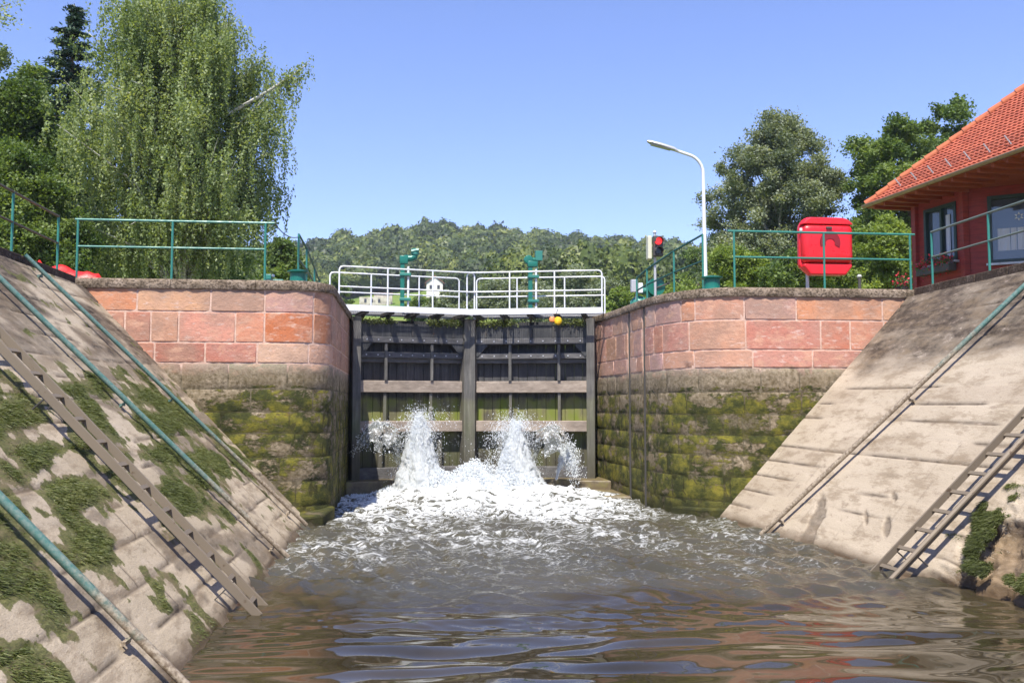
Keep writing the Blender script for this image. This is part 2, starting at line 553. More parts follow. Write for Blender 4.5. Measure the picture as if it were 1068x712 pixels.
def build_ground():
    e = 0.01
    xs = [-900, -500, -300, -200]
    xs += list(np.arange(-150, -8, 6.0)) + [-6.3 - e, -6.3, -2.3 - e, -2.3, 0, 2, 5.75, 5.75 + e, 10.0, 10.0 + e] + list(np.arange(14, 260, 6.0)) + [320, 500, 900]
    ys = [-900, -400, -150, -60, -20, 0, 10, 18.0, 18.0 + e, 20, 24, 24 + e, 30, 40, 48, 60 - e, 60] + list(np.arange(66, 460, 6.0)) + [520, 640, 900, 1300]
    X, Y_ = np.meshgrid(xs, ys, indexing='ij')
    Z = terrain_z(X, Y_)
    Z = Z - sstep(700, 1300, Y_) * 20
    low = (X > -6.3 - e / 2) & (X < 10.0 + e / 2) & (Y_ < 18.01 - e / 2)
    low |= (X > -2.3 - e / 2) & (X < 5.75 + e / 2) & (Y_ < 24 + 2 * e)
    up = (X > -2.3 - e / 2) & (X < 5.75 + e / 2) & (Y_ > 24) & (Y_ < 60 - e / 2)
    Z[low] = -1.6
    Z[up & ~low] = 1.2
    v = np.stack([X.ravel(), Y_.ravel(), Z.ravel()], 1)
    t = NT('grassy ground')
    p = t.pos()
    n1 = t.noise(p, 0.05, 6, 0.6); n2 = t.noise(p, 1.3, 6, 0.7); n3 = t.noise(p, 0.6, 3)
    g = t.mix(t.ramp(n1, [(0.35, 0.0), (0.65, 1.0)]), (0.11, 0.19, 0.035), (0.24, 0.28, 0.07))
    g = t.mix(t.ramp(n2, [(0.3, 0.6), (0.6, 0.0)]), g, (0.05, 0.08, 0.02))
    yy = t.sep(p, 1)
    near = t.ramp(t.math('DIVIDE', yy, 60.0), [(0.35, 1.0), (0.6, 0.0)])
    g = t.mix(t.math('MULTIPLY', near, t.ramp(n3, [(0.4, 0.0), (0.6, 0.8)])), g, (0.28, 0.23, 0.17))
    m = t.done(t.pbr(g, 0.95, t.bump(n2, 0.6, 0.05), spec=0.1))
    o = np_mesh('ground', v, grid_faces(len(xs), len(ys)), m)
    tag(o, kind='structure')
build_ground()

def build_path():
    # dusty farm track climbing the far meadow
    pts = [(-10.5, 128), (-8, 138), (-4.5, 148), (-1, 158), (6, 172), (20, 188)]
    P = []
    for i in range(len(pts) - 1):
        for k in range(6):
            s = k / 6
            P.append((pts[i][0] * (1 - s) + pts[i + 1][0] * s, pts[i][1] * (1 - s) + pts[i + 1][1] * s))
    v = []; 
    for (x, y) in P:
        for w in (-3.2, -1, 1, 3.2):
            v.append((x + w * 0.6, y - w, float(terrain_z(x + w * 0.6, y - w)) + 0.25))
    t = NT('dusty track')
    n = t.noise(t.pos(), 0.5, 5)
    m = t.done(t.pbr(t.ramp(n, [(0.35, (0.36, 0.30, 0.20)), (0.6, (0.5, 0.43, 0.31))]), 0.95))
    tag(np_mesh('path', v, grid_faces(len(P), 4), m), kind='structure')
build_path()

# ================================================================ WATER
def build_water():
    t = NT('canal water')
    v = t.pos()
    foam = t.attr('foam')
    g1 = t.noise(t.pos((1.0, 1.5, 1)), 4.2, 9, 0.68, 1.1)
    g2 = t.noise(t.pos((1.0, 1.5, 1)), 14.0, 5, 0.65, 0.6)
    g0 = t.noise(t.pos((1.0, 1.4, 1)), 2.6, 4, 0.6, 1.6)
    rid = t.math('SUBTRACT', 1.0, t.math('ABSOLUTE', t.math('MULTIPLY', t.math('SUBTRACT', g0, 0.5), 4.5)))
    nn = t.math('ADD', t.math('MULTIPLY', rid, 0.52), t.math('ADD', t.math('MULTIPLY', g1, 0.55), t.math('MULTIPLY', g2, 0.35)))
    th = t.math('SUBTRACT', 1.31, t.math('MULTIPLY', foam, 0.92))
    mask = t.n('ShaderNodeMapRange', interpolation_type='SMOOTHSTEP')
    t.l(nn, mask.inputs[0]); t.l(th, mask.inputs[1])
    t.l(t.math('ADD', th, 0.36), mask.inputs[2])
    fm = t.math('MULTIPLY', mask.outputs[0], t.ramp(foam, [(0.35, 0.55), (0.6, 0.9), (0.8, 1.0)]))
    big = t.noise(v, 0.5, 3)
    silt = t.mix(t.ramp(big, [(0.35, 0.0), (0.65, 1.0)]), (0.026, 0.021, 0.011), (0.050, 0.038, 0.020))
    churn = t.ramp(foam, [(0.2, 0.0), (0.6, 1.0)])
    silt = t.mix(churn, silt, (0.075, 0.070, 0.048))
    fine = t.noise(t.pos((1.0, 1.3, 1)), 26, 4, 0.6)
    mid = t.noise(t.pos((0.8, 1.4, 1)), 7.0, 3, 0.5, 0.4)
    h = t.math('ADD', t.math('MULTIPLY', fine, t.math('MULTIPLY', foam, 0.5)), t.math('MULTIPLY', mid, t.math('MULTIPLY', foam, 0.9)))
    bmp = t.bump(h, 0.75, 0.05)
    w = t.pbr(silt, 0.04, bmp, spec=0.5)
    w.inputs['IOR'].default_value = 1.48
    fb = t.bump(nn, 1.0, 0.08)
    f = t.pbr(t.ramp(nn, [(0.55, (0.42, 0.44, 0.42)), (0.75, (0.66, 0.68, 0.67)), (0.95, (0.88, 0.89, 0.88))]), 0.7, fb)
    mx = t.n('ShaderNodeMixShader')
    t.l(fm, mx.inputs[0]); t.l(w.outputs[0], mx.inputs[1]); t.l(f.outputs[0], mx.inputs[2])
    m = t.done(mx)
    def surf(xs, ys, detail):
        X, Y_ = np.meshgrid(xs, ys, indexing='ij')
        Z = np.zeros_like(X)
        F = np.zeros_like(X)
        if detail:
            # choppy swell sent out by the jets
            calm = sstep(15.0, 9.0, Y_)
            # gentle long-crested ripples nearer the boat
            wx = X + 0.5 * (fbm(X * 0.4, Y_ * 0.4, 5.0, 3) - 0.5) * 2
            wy = Y_ + 0.9 * (fbm(X * 0.35 + 9, Y_ * 0.6, 1.0, 3) - 0.5)
            rr = np.random.default_rng(3)
            for k in range(46):
                lam = 0.24 * (1.35 / 0.24) ** rr.random()
                th_ = rr.normal(0, 0.13) + math.pi / 2
                kx, ky = math.cos(th_) * 2 * math.pi / lam, math.sin(th_) * 2 * math.pi / lam
                amp = 0.0030 * lam ** 1.0 * (0.5 + rr.random())
                ph = rr.random() * 6.28
                Z += amp * np.sin(kx * wx + ky * wy + ph) * (0.85 + 0.9 * (1 - calm))
            for k in range(70):
                lam = 0.14 * (0.9 / 0.14) ** rr.random()
                th_ = rr.random() * math.pi * 2
                kx, ky = math.cos(th_) * 2 * math.pi / lam, math.sin(th_) * 2 * math.pi / lam
                amp = 0.0105 * lam * (0.4 + rr.random())
                ph = rr.random() * 6.28
                Z += amp * np.sin(kx * (wx) + ky * (wy + 0.2 * wx) + ph) * (0.035 + 0.965 * sstep(8.0, 13.0, Y_))
            # boil under the jets
            boil = np.exp(-(((X - 1.75) / 2.5) ** 2 + ((Y_ - 20.9) / 1.5) ** 2))
            ridge = 1 - np.abs(fbm(X * 1.6, Y_ * 1.6, 2.0, 4) * 2 - 1) * 2.0
            F = F
            Z += boil * (0.16 + 0.38 * ridge * fbm(X * 0.9, Y_ * 0.9, 7.0, 2))
            turb = sstep(11.5, 19.0, Y_) * (0.4 + 0.6 * np.exp(-((X - 1.8) / 3.0) ** 2))
            Z += turb * 0.10 * (fbm(X * 2.1, Y_ * 1.9, 4.0, 4) - 0.5)
            # foam density
            core = np.exp(-(((X - 1.5) / 2.5) ** 2 + ((Y_ - 22.0) / 3.1) ** 2))
            spread = sstep(8.2, 18.5, Y_)
            latf = np.interp(X, [-2.2, -1.5, 0.0, 4.0, 5.2, 6.2], [0.6, 0.8, 1.0, 1.0, 0.68, 0.3])
            patch = fbm(X * 0.75, Y_ * 0.55, 11.0, 3)
            streak = fbm(X * 1.4, Y_ * 0.9, 21.0, 4)
            F = 0.30 + 0.262 * spread ** 0.55 * latf + 0.46 * core + 0.28 * (patch - 0.5) * 1.6 * spread + 0.16 * (streak - 0.5)
            F -= 0.35 * sstep(11.2, 9.0, Y_ + 1.2 * (patch - 0.5) * 2)
            F += 0.05 * np.clip(Z / 0.05, -1, 1) * spread
            F = np.clip(F, 0, 1.1)
            # sag towards the walls
        v = np.stack([X.ravel(), Y_.ravel(), Z.ravel()], 1)
        return v, F.ravel()
    xs = np.arange(-2.6, 6.9, 0.03)
    ys = np.concatenate([np.arange(2.0, 9.0, 0.025), np.arange(9.0, 25.6, 0.035)])
    v, F = surf(xs, ys, True)
    # outer skirt of the same sheet: push the border vertices far out behind the camera
    o = np_mesh('water', v, grid_faces(len(xs), len(ys)), m, attrs={'foam': F}, smooth=True)
    tag(o, kind='structure')
    xs = np.array([-4.5, -2, 0, 3, 6, 8.5]); ys = np.array([-40, -20, -8, 2.0])
    v, F = surf(xs, ys, False)
    o = np_mesh('water', v, grid_faces(len(xs), len(ys)), m, attrs={'foam': F}, smooth=True)
    tag(o, kind='structure')
    t = NT('upstream water')
    um = t.done(t.pbr((0.06, 0.055, 0.03), 0.05, t.bump(t.noise(t.pos(), 3, 3), 0.2, 0.02)))
    mb = MB(); mb.add([(-1.9, 24.3, 3.5), (5.3, 24.3, 3.5), (5.3, 60, 3.5), (-1.9, 60, 3.5)], [(0, 1, 2, 3)])
    tag(mb.build('water', um), kind='structure')
build_water()

# ================================================================ SLOPING BANKS
def ell(cy, cz, ry, rz, y, z, rot=0.0):
    dy, dz = (y - cy), (z - cz)
    c, s = math.cos(rot), math.sin(rot)
    a = (dy * c + dz * s) / ry; b = (-dy * s + dz * c) / rz
    return np.exp(-(a * a + b * b))

GRASS_L = [  # (Y, z, rY, rz, rot)
    (6.7, 0.80, 0.75, 0.38, 0.2), (6.1, 0.5, 0.5, 0.3, 0), (8.25, 0.92, 0.50, 0.26, 0.5), (8.9, 1.28, 0.6, 0.16, 0.2),
    (9.3, 1.92, 0.9, 0.15, 0.1), (8.9, 1.6, 0.6, 0.12, 0.1), (10.9, 1.80, 0.7, 0.18, 0.2), (11.8, 1.02, 0.65, 0.22, 0.3),
    (13.6, 1.15, 0.9, 0.30, 0.2), (12.9, 0.62, 0.3, 0.13, 0.3), (9.2, 0.22, 0.22, 0.20, 0.8), (8.85, 0.10, 0.2, 0.16, 0.5),
    (12.7, 1.40, 0.7, 0.25, 0.2), (12.1, 2.30, 1.3, 0.14, 0.05), (11.3, 2.0, 0.9, 0.12, 0.1), (12.2, 0.13, 0.3, 0.14, 0.5),
    (14.9, 1.2, 0.9, 0.3, 0.0), (13.6, 1.75, 1.2, 0.2, 0.0), (15.5, 1.9, 1.2, 0.35, -0.2), (7.5, 1.9, 1.0, 0.2, 0), (5.5, 1.6, 1.2, 0.3, 0.1),
    (8.7, 0.42, 0.18, 0.12, 0.6), (10.6, 0.9, 0.3, 0.12, 0.4), (10.2, 1.3, 0.35, 0.12, 0.3), (7.0, 2.4, 1.2, 0.2, 0), (16.2, 1.2, 0.5, 0.4, 0)]
def grass_mask_L(y, z):
    g = np.zeros_like(y)
    for e_ in GRASS_L:
        g = np.maximum(g, ell(e_[0], e_[1], e_[2], e_[3], y, z, e_[4]))
    n = fbm(y * 2.6, z * 5.5, 3.0, 5)
    n2 = fbm(y * 7.0, z * 9.0, 5.0, 3)
    band = 0.18 * sstep(0.7, 1.3, z) * sstep(2.7, 2.2, z)
    return g * 0.85 + (n - 0.5) * 1.7 + (n2 - 0.5) * 0.8 + band

def build_slopes():
    # ---- left
    def make(side):
        ys = np.concatenate([np.arange(-6, 3, 0.2), np.arange(3, 17.32, 0.024)])
        s = np.arange(-0.9, 4.12, 0.022)   # by height z
        Yg, Zg = np.meshgrid(ys, s, indexing='ij')
        left = side == 'L'
        # courses of long stone slabs laid along the canal
        ch = 0.27 if left else 0.26
        wav = (fbm(Yg * 0.35, Zg * 0.35, 2.0, 2) - 0.5) * (0.16 if left else 0.05)
        cidx = np.floor((Zg + wav) / ch)
        cfr = (Zg + wav) / ch - cidx
        jd = np.minimum(cfr, 1 - cfr) * ch
        off = _hash(cidx, cidx * 0 + 3, cidx * 0)
        blen = 1.1 if left else 1.6
        bidx = np.floor(Yg / blen + off * 3)
        bfr = Yg / blen + off * 3 - bidx
        jb = np.minimum(bfr, 1 - bfr) * blen
        tone = _hash(cidx, bidx, cidx * 0 + 9)
        rag = fbm(Yg * 1.8, Zg * 4.5, 8.0, 4)
        cracky = sstep(0.42, 0.55, fbm(Yg * 0.7, Zg * 3.1, 4.0, 3)) if not left else sstep(0.36, 0.5, rag)
        groove = np.exp(-(jd / 0.013) ** 2) * cracky * (0.012 if left else 0.016)
        groove += np.exp(-(jb / 0.018) ** 2) * (0.010 if left else 0.003) * sstep(0.44, 0.54, fbm(Yg * 1.1, Zg * 1.3, 31.0, 3))
        # each course leans out a little over the one below: a small ledge
        ledge = sstep(0.0, 0.10, cfr) * (0.008 if left else 0.005)
        h = ledge - groove + (fbm(Yg * 0.7, Zg * 1.5, 1.0, 4) - 0.5) * (0.010 if left else 0.007) + (rag - 0.5) * (0.012 if left else 0.004)
        dirt = np.clip(groove * 85, 0, 1.0)
        moss = np.zeros_like(Yg)
        if left:
            g = grass_mask_L(Yg, Zg)
            moss = sstep(0.24, 0.44, g)
            # dark weathering streaks on the upper third
            up = sstep(2.4, 2.9, Zg) * sstep(0.42, 0.62, fbm(Yg * 0.9 + Zg * 0.7, Zg * 2.0, 6.0, 4))
            dirt = np.maximum(dirt, up * 0.9)
            dirt = np.maximum(dirt, 0.6 * sstep(0.52, 0.60, fbm(Yg * 0.9, Zg * 3.8, 13.0, 5)))
            fac = h
            P = [Yg, Zg]
        else:
            up = sstep(2.55, 3.05, Zg + (fbm(Yg * 0.8, Zg * 1.2, 6.0, 4) - 0.5) * 0.8)
            dirt = np.maximum(dirt, up * np.clip(0.85 + 0.9 * (fbm(Yg * 1.2, Zg * 6.0, 15.0, 4) - 0.45), 0, 1))
            for (cy, cz, ry, rz, ro) in [(14.15, 0.34, 0.42, 0.17, 0.7), (12.3, 0.46, 0.24, 0.05, 0.6), (12.9, 0.50, 0.22, 0.035, 0.5), (12.6, 0.80, 0.12, 0.03, 0.3)]:
                k = ell(cy, cz, ry, rz, Yg, Zg, ro)
                m_ = sstep(0.32, 0.5, k + (rag - 0.5) * 1.5 * (k > 0.08))
                h = h - 0.022 * m_
                dirt = np.maximum(dirt, 0.62 * m_)
            # broken-out, overgrown foot of the slope nearest the camera
            er = sstep(10.9, 10.1, Yg + (rag - 0.5) * 1.4) * sstep(1.15, 0.35, Zg + (rag - 0.5) * 0.9)
            h = h - er * (0.10 + 0.30 * (fbm(Yg * 3.2, Zg * 4.2, 9.0, 5) - 0.2))
            dirt = np.maximum(dirt, er * 0.5 * sstep(0.5, 0.6, rag))
            moss = er
            line = sstep(0.16, 0.05, np.abs(Zg - 0.12))
        n = NLs if left else NRs
        x0 = (-1.75 - Zg * 4.05 / 4.25) if left else xr(Yg, Zg)
        v = np.stack([(x0 + n.x * h).ravel(), Yg.ravel(), (Zg + n.z * h).ravel()], 1)
        return v, grid_faces(len(ys), len(s)), dict(dirt=dirt.ravel(), moss=moss.ravel(), tone=tone.ravel())
    for side in 'LR':
        v, f, at = make(side)
        if side == 'L':
            r = empty('sloping_bank', (-3.8, 8, 0), 'left sloping stone bank with cracked courses and clumps of grass', 'stone bank')
            if True:
                f = f[:, ::-1]
        else:
            r = empty('sloping_bank', (7.6, 8, 0), 'smooth pale right sloping stone bank stained dark at the top', 'stone bank')
        np_mesh('paving', v, f if side == 'R' else f[:, ::-1], M['slope' + side], r, at, smooth=True)
        # dark coping of separate blocks along the top, standing a little proud
        mb = MB()
        y = -6.0; rr = random.Random(5 if side == 'L' else 6)
        while y < 17.1:
            L = min(rr.uniform(0.85, 1.25), 17.28 - y)
            if L < 0.3: break
            x = -6.1 if side == 'L' else 9.83
            mb.box((x + rr.uniform(-.008, .008), y + L / 2, 4.10 + (0.005 * rr.random())), (0.74, L - 0.018, 0.34))
            y += L
        mb.build('coping', M['coping_dark'], r, bevel=0.018)
build_slopes()

# grass growing on the banks (real blades)
def build_grass():
    m = m_leaf('bank grass', (0.045, 0.055, 0.018), (0.12, 0.145, 0.04), (0.25, 0.24, 0.10), 0.3)
    rr = np.random.default_rng(21)
    N = 900000
    y = rr.uniform(4.5, 17.2, N); z = rr.uniform(0.03, 3.4, N)
    g = grass_mask_L(y, z)
    keep = g > 0.36 + rr.random(N) * 0.22
    y, z, g = y[keep], z[keep], g[keep]
    if len(y) > 200000:
        k = rr.permutation(len(y))[:200000]; y, z, g = y[k], z[k], g[k]
    side = np.zeros(len(y))
    # right bank tuft
    n2 = 110000
    y2 = rr.uniform(8.6, 11.2, n2); z2 = rr.uniform(0.03, 1.3, n2)
    g2 = np.maximum.reduce([ell(10.55, 0.80, 0.30, 0.26, y2, z2, -0.3), ell(10.15, 0.30, 0.38, 0.17, y2, z2, 0), ell(10.35, 0.5, 0.25, 0.2, y2, z2, 0), 0.9 * ell(9.3, 0.25, 0.25, 0.1, y2, z2, 0)])
    g2 = g2 * 0.85 + (fbm(y2 * 5, z2 * 8, 1.0, 5) - 0.5) * 1.9
    k2 = g2 > 0.40 + rr.random(n2) * 0.35
    y2, z2, g2 = y2[k2], z2[k2], g2[k2]
    y = np.concatenate([y, y2]); z = np.concatenate([z, z2]); g = np.concatenate([g, g2])
    side = np.concatenate([side, np.ones(len(y2))])
    n = len(y)
    x = np.where(side == 0, -1.75 - z * 4.05 / 4.25, xr(y, z))
    nx = np.where(side == 0, NLs.x, NRs.x); nz = np.where(side == 0, NLs.z, NRs.z)
    base = np.stack([x - nx * 0.02, y, z - nz * 0.02], 1)
    clump = fbm(y * 4, z * 5, 2.0, 2)
    L = (0.018 + 0.042 * rr.random(n)) * np.clip(0.5 + (g - 0.45) * 2.2, 0.5, 1.5) * (0.7 + 0.6 * clump) * np.where(side == 1, 1.3, 1.0)
    # blades rise along a mix of slope normal and up, then droop downhill
    d1 = np.stack([nx * 0.9, rr.normal(0, 0.5, n), nz * 0.5 + 0.35], 1) + rr.normal(0, 0.28, (n, 3))
    d1 /= np.linalg.norm(d1, axis=1)[:, None]
    d2 = d1 + np.stack([nx * 0.7, rr.normal(0, 0.5, n), -0.9 * np.ones(n)], 1)
    d2 /= np.linalg.norm(d2, axis=1)[:, None]
    w = np.cross(d1, rr.normal(0, 1, (n, 3))); w /= np.linalg.norm(w, axis=1)[:, None]
    wd = (0.003 + 0.003 * rr.random(n))[:, None]
    p0, p1 = base - w * wd, base + w * wd
    mid = base + d1 * L[:, None] * 0.6
    p2, p3 = mid + w * wd * 0.8, mid - w * wd * 0.8
    tip = mid + d2 * L[:, None] * 0.6
    p4, p5 = tip + w * wd * 0.15, tip - w * wd * 0.15
    v = np.stack([p0, p1, p2, p3, p4, p5], 1).reshape(-1, 3)
    b = (np.arange(n) * 6)[:, None]
    f = np.concatenate([b + np.array([0, 1, 2, 3]), b + np.array([3, 2, 4, 5])], 0)
    sh = np.clip(0.15 + 0.6 * fbm(y * 1.5, z * 2.5, 33.0, 3) + rr.normal(0, 0.16, n), 0, 1)
    o = np_mesh('grass', v, f, m, attrs={'shade': np.repeat(sh, 6)})
    tag(o, 'tufts of coarse green grass growing in the joints of the sloping banks', 'grass', kind='stuff')
build_grass()

# ================================================================ LOCK WALLS
def resample(pts, step=0.08):
    P = [np.array(p, float) for p in pts]
    out = [P[0]]; brk = []
    for a, b in zip(P[:-1], P[1:]):
        L = np.linalg.norm(b - a); n = max(1, int(round(L / step)))
        for k in range(1, n + 1):
            out.append(a + (b - a) * k / n)
    return np.array(out)

class Path:
    def __init__(s, pts, side):
        s.p = resample(pts)
        d = np.linalg.norm(np.diff(s.p, axis=0), axis=1)
        s.s = np.concatenate([[0], np.cumsum(d)])
        s.L = s.s[-1]; s.side = side
    def at(s, u):
        x = np.interp(u, s.s, s.p[:, 0]); y = np.interp(u, s.s, s.p[:, 1])
        e = 0.05
        dx = np.interp(u + e, s.s, s.p[:, 0]) - np.interp(u - e, s.s, s.p[:, 0])
        dy = np.interp(u + e, s.s, s.p[:, 1]) - np.interp(u - e, s.s, s.p[:, 1])
        l = math.hypot(dx, dy)
        return x, y, s.side * dy / l, -s.side * dx / l

def arc(cx, cy, r, a0, a1, n):
    return [(cx + r * math.cos(R(a0 + (a1 - a0) * k / n)), cy + r * math.sin(R(a0 + (a1 - a0) * k / n))) for k in range(n + 1)]

def face_blocks(mb, path, s0, s1, z0, z1, c, rr, proud=0.012, be=0.014, gap=0.008, edge_d=0.012):
    s0 += gap; s1 -= gap; z0 += gap; z1 -= gap
    if s1 - s0 < 0.04: return
    be = min(be, (s1 - s0) * 0.3)
    n = max(1, int((s1 - s0 - 2 * be) / 0.10))
    us = [s0, s0 + be] + [s0 + be + (s1 - s0 - 2 * be) * k / n for k in range(1, n)] + [s1 - be, s1]
    nz = max(1, int((z1 - z0 - 2 * be) / 0.12))
    zs = [z0, z0 + be] + [z0 + be + (z1 - z0 - 2 * be) * k / nz for k in range(1, nz)] + [z1 - be, z1]
    pr = proud * rr.uniform(0.75, 1.4)
    lean = rr.uniform(-0.006, 0.006)
    b = len(mb.v)
    for i, u in enumerate(us):
        x, y, nx, ny = path.at(u)
        for j, z in enumerate(zs):
            edge = i in (0, len(us) - 1) or j in (0, len(zs) - 1)
            o = -edge_d if edge else pr + lean * (j / len(zs)) + rr.uniform(-0.005, 0.005)
            if not edge and (i in (1, len(us) - 2)) and (j in (1, len(zs) - 2)):
                o -= 0.01 * rr.random()
            mb.v.append((x + nx * o, y + ny * o, z))
    mb.cur = c
    nzz = len(zs)
    for i in range(len(us) - 1):
        for j in range(nzz - 1):
            mb.face((b + i * nzz + j, b + (i + 1) * nzz + j, b + (i + 1) * nzz + j + 1, b + i * nzz + j + 1))

def vary(c, rr, a=0.12):
    k = 1 + rr.uniform(-a, a)
    return tuple(max(0.01, min(0.9, q * k * (1 + rr.uniform(-0.06, 0.06)))) for q in c)

PINK = (0.56, 0.27, 0.19); SALM = (0.57, 0.235, 0.145); ORNG = (0.55, 0.21, 0.10); BRICK = (0.44, 0.155, 0.105)
DULL = (0.42, 0.23, 0.175); PALE = (0.60, 0.39, 0.30); BRWN = (0.36, 0.19, 0.12); OPINK = (0.60, 0.31, 0.20)
GREYB = (0.27, 0.225, 0.16)

def warm(c):
    k = 0.32
    m_ = (0.54, 0.265, 0.175)
    return tuple(a * (1 - k) + b * k for a, b in zip((c[0] * 1.04, c[1] * 1.04 + 0.005, c[2] * 0.94), m_))
PINK, SALM, ORNG, BRICK, DULL, PALE, BRWN, OPINK = [warm(c) for c in (PINK, SALM, ORNG, BRICK, DULL, PALE, BRWN, OPINK)]

def lock_wall(root, path, upper, zc, slots, seed, ztop=4.10):
    """upper = three courses from the top; each a list of (s_end, colour)"""
    rr = random.Random(seed)
    # backing of mortar: a solid strip following the path
    us = list(np.linspace(0, path.L, int(path.L / 0.06)))
    for (a, b) in slots: us = [u for u in us if not (a - 0.03 < u < b + 0.03)] + [a, a + 0.001, b - 0.001, b]
    us = np.array(sorted(us))
    zs = np.arange(-1.2, ztop + 0.001, 0.25); zs[-1] = ztop
    V = []
    for u in us:
        x, y, nx, ny = path.at(u)
        ins = 0.0
        for (a, b) in slots:
            if a + 0.0005 < u < b - 0.0005: ins = 0.30
        for z in zs:
            V.append((x - nx * ins, y - ny * ins, z))
    o = np_mesh('mortar_bed', np.array(V), grid_faces(len(us), len(zs)), M['mortar'], root, smooth=False)
    mb = MB()
    def split(a, b):
        segs = [(a, b)]
        for (p, q) in slots:
            ns = []
            for (x, y) in segs:
                if q <= x or p >= y: ns.append((x, y))
                else:
                    if p > x: ns.append((x, p))
                    if q < y: ns.append((q, y))
            segs = ns
        return segs
    z1 = ztop
    for ci, z0 in enumerate(zc):
        s = 0.0
        for (se, c) in upper[ci]:
            se = min(se, path.L)
            for (a, b) in split(s, se):
                face_blocks(mb, path, a, b, z0, z1, vary(c, rr, 0.05), rr)
            s = se
        z1 = z0
    # lower courses: larger weathered blocks
    while z1 > -0.9:
        z0 = z1 - rr.uniform(0.36, 0.46)
        s = -rr.uniform(0, 0.6)
        while s < path.L:
            L = rr.uniform(0.65, 1.35)
            for (a, b) in split(max(s, 0), min(s + L, path.L)):
                face_blocks(mb, path, a, b, z0, z1, vary(GREYB, rr, 0.25), rr, proud=0.004, be=0.018, gap=0.004, edge_d=0.005)
            s += L
        z1 = z0
    mb.build('stone_facing', M['stone'], root, smooth=True)
    # coping: slabs following the path, 0.9 m deep, slight overhang
    cb = MB()
    s = 0.0
    while s < path.L - 0.02:
        L = min(rr.uniform(0.9, 1.5), path.L - s)
        n = max(1, int(L / 0.09))
        z_a, z_b = ztop + 0.002, 4.275 + rr.uniform(-0.006, 0.006)
        b0 = len(cb.v)
        for k in range(n + 1):
            u = s + 0.003 + (L - 0.006) * k / n
            x, y, nx, ny = path.at(u)
            r0 = rr.uniform(-.012, .010)
            prof = [(-1.0, z_a), (0.045 + r0, z_a), (0.055 + r0, z_a + 0.03), (0.052 + r0, z_b - 0.045), (0.025, z_b - 0.01), (-0.03, z_b), (-1.0, z_b)]
            for (o_, z) in prof:
                cb.v.append((x + nx * o_, y + ny * o_, z))
        m_ = 7
        for k in range(n):
            for j in range(m_):
                j2 = (j + 1) % m_
                cb.face((b0 + k * m_ + j, b0 + (k + 1) * m_ + j, b0 + (k + 1) * m_ + j2, b0 + k * m_ + j2))
        cb.face([b0 + j for j in range(m_)]); cb.face([b0 + n * m_ + j for j in range(m_)])
        s += L
    cb.build('coping', M['coping'], root, smooth=True)

# left: from under the left slope to the chamber, round the corner, up the chamber
LP = [(-9.5, 17.30), (-2.15, 17.30)] + arc(-2.15, 18.0, 0.70, -90, 0, 8)[1:] + [(-1.46, 22.6), (-1.50, 24.6)]
lp = Path(LP, 1)
def sx(x): return x + 9.5          # s of a flat-face x on the left wall
lroot = empty('lock_wall', (-5.5, 17.3, 0), 'left red sandstone lock wall with mossy foot and tight rounded corner', 'stone wall')
end = lp.L + 1
U1 = [(sx(-6.2), SALM), (sx(-4.76), ORNG), (sx(-3.51), OPINK), (sx(-2.58), DULL), (sx(-1.72), (0.50, 0.27, 0.22)), (sx(-1.2), BRWN), (sx(-0.2), DULL), (sx(0.9), BRWN), (sx(2), DULL), (sx(3.2), BRWN), (sx(4.3), DULL), (end, BRWN)]
U2 = [(sx(-5.9), SALM), (sx(-4.96), BRICK), (sx(-4.52), (0.50, 0.19, 0.12)), (sx(-4.05), PINK), (sx(-3.08), (0.62, 0.29, 0.20)), (sx(-2.58), (0.60, 0.24, 0.145)), (sx(-1.72), (0.53, 0.165, 0.06)), (sx(-1.2), (0.40, 0.15, 0.07)), (sx(0), DULL), (sx(1.2), BRWN), (sx(2.4), DULL), (sx(3.5), BRWN), (sx(4.6), DULL), (end, BRWN)]
U3 = [(sx(-5.9), SALM), (sx(-4.45), BRICK), (sx(-3.59), (0.45, 0.15, 0.10)), (sx(-2.70), (0.46, 0.18, 0.12)), (sx(-1.80), PALE), (sx(-1.0), PALE), (sx(0.2), DULL), (sx(1.4), BRWN), (sx(2.6), DULL), (sx(3.8), BRWN), (end, DULL)]
lock_wall(lroot, lp, [U1, U2, U3], [3.70, 3.16, 2.80], [(sx(-1.5) + 2.4, sx(-1.5) + 2.55)], 41)

# right: mirrored direction (from far right in towards the chamber)
RP = [(13.5, 17.38), (6.15, 17.38), (5.80, 17.46), (5.50, 17.64), (5.25, 17.92), (5.06, 18.28), (4.93, 18.72), (4.85, 19.2), (4.80, 19.8), (4.76, 20.8), (4.66, 22.2), (4.50, 23.6), (4.45, 24.6)]
rp = Path(RP, -1)
def rx(x): return 13.5 - x
def ry(y):                          # s of a chamber-side y on the right wall
    i = np.where(rp.p[:, 0] < 6.15)[0]
    return float(np.interp(y, rp.p[i, 1], rp.s[i]))
rroot = empty('lock_wall', (7.5, 17.38, 0), 'right red sandstone lock wall curving in to the gate with two slots', 'stone wall')
C = [DULL, (0.40, 0.20, 0.15), (0.47, 0.30, 0.25), BRWN, (0.45, 0.24, 0.19)]
V1 = [(rx(9.8), SALM), (rx(8.91), OPINK), (rx(7.21), (0.60, 0.27, 0.15)), (rx(6.20), (0.45, 0.27, 0.21)), (ry(17.78), OPINK), (ry(18.05), ORNG), (ry(18.9), (0.42, 0.25, 0.20)), (ry(19.4), C[2]), (ry(20.0), C[0]), (ry(20.5), C[3]), (ry(21.2), C[2]), (ry(22.0), C[0]), (ry(22.8), C[1]), (rp.L, C[4])]
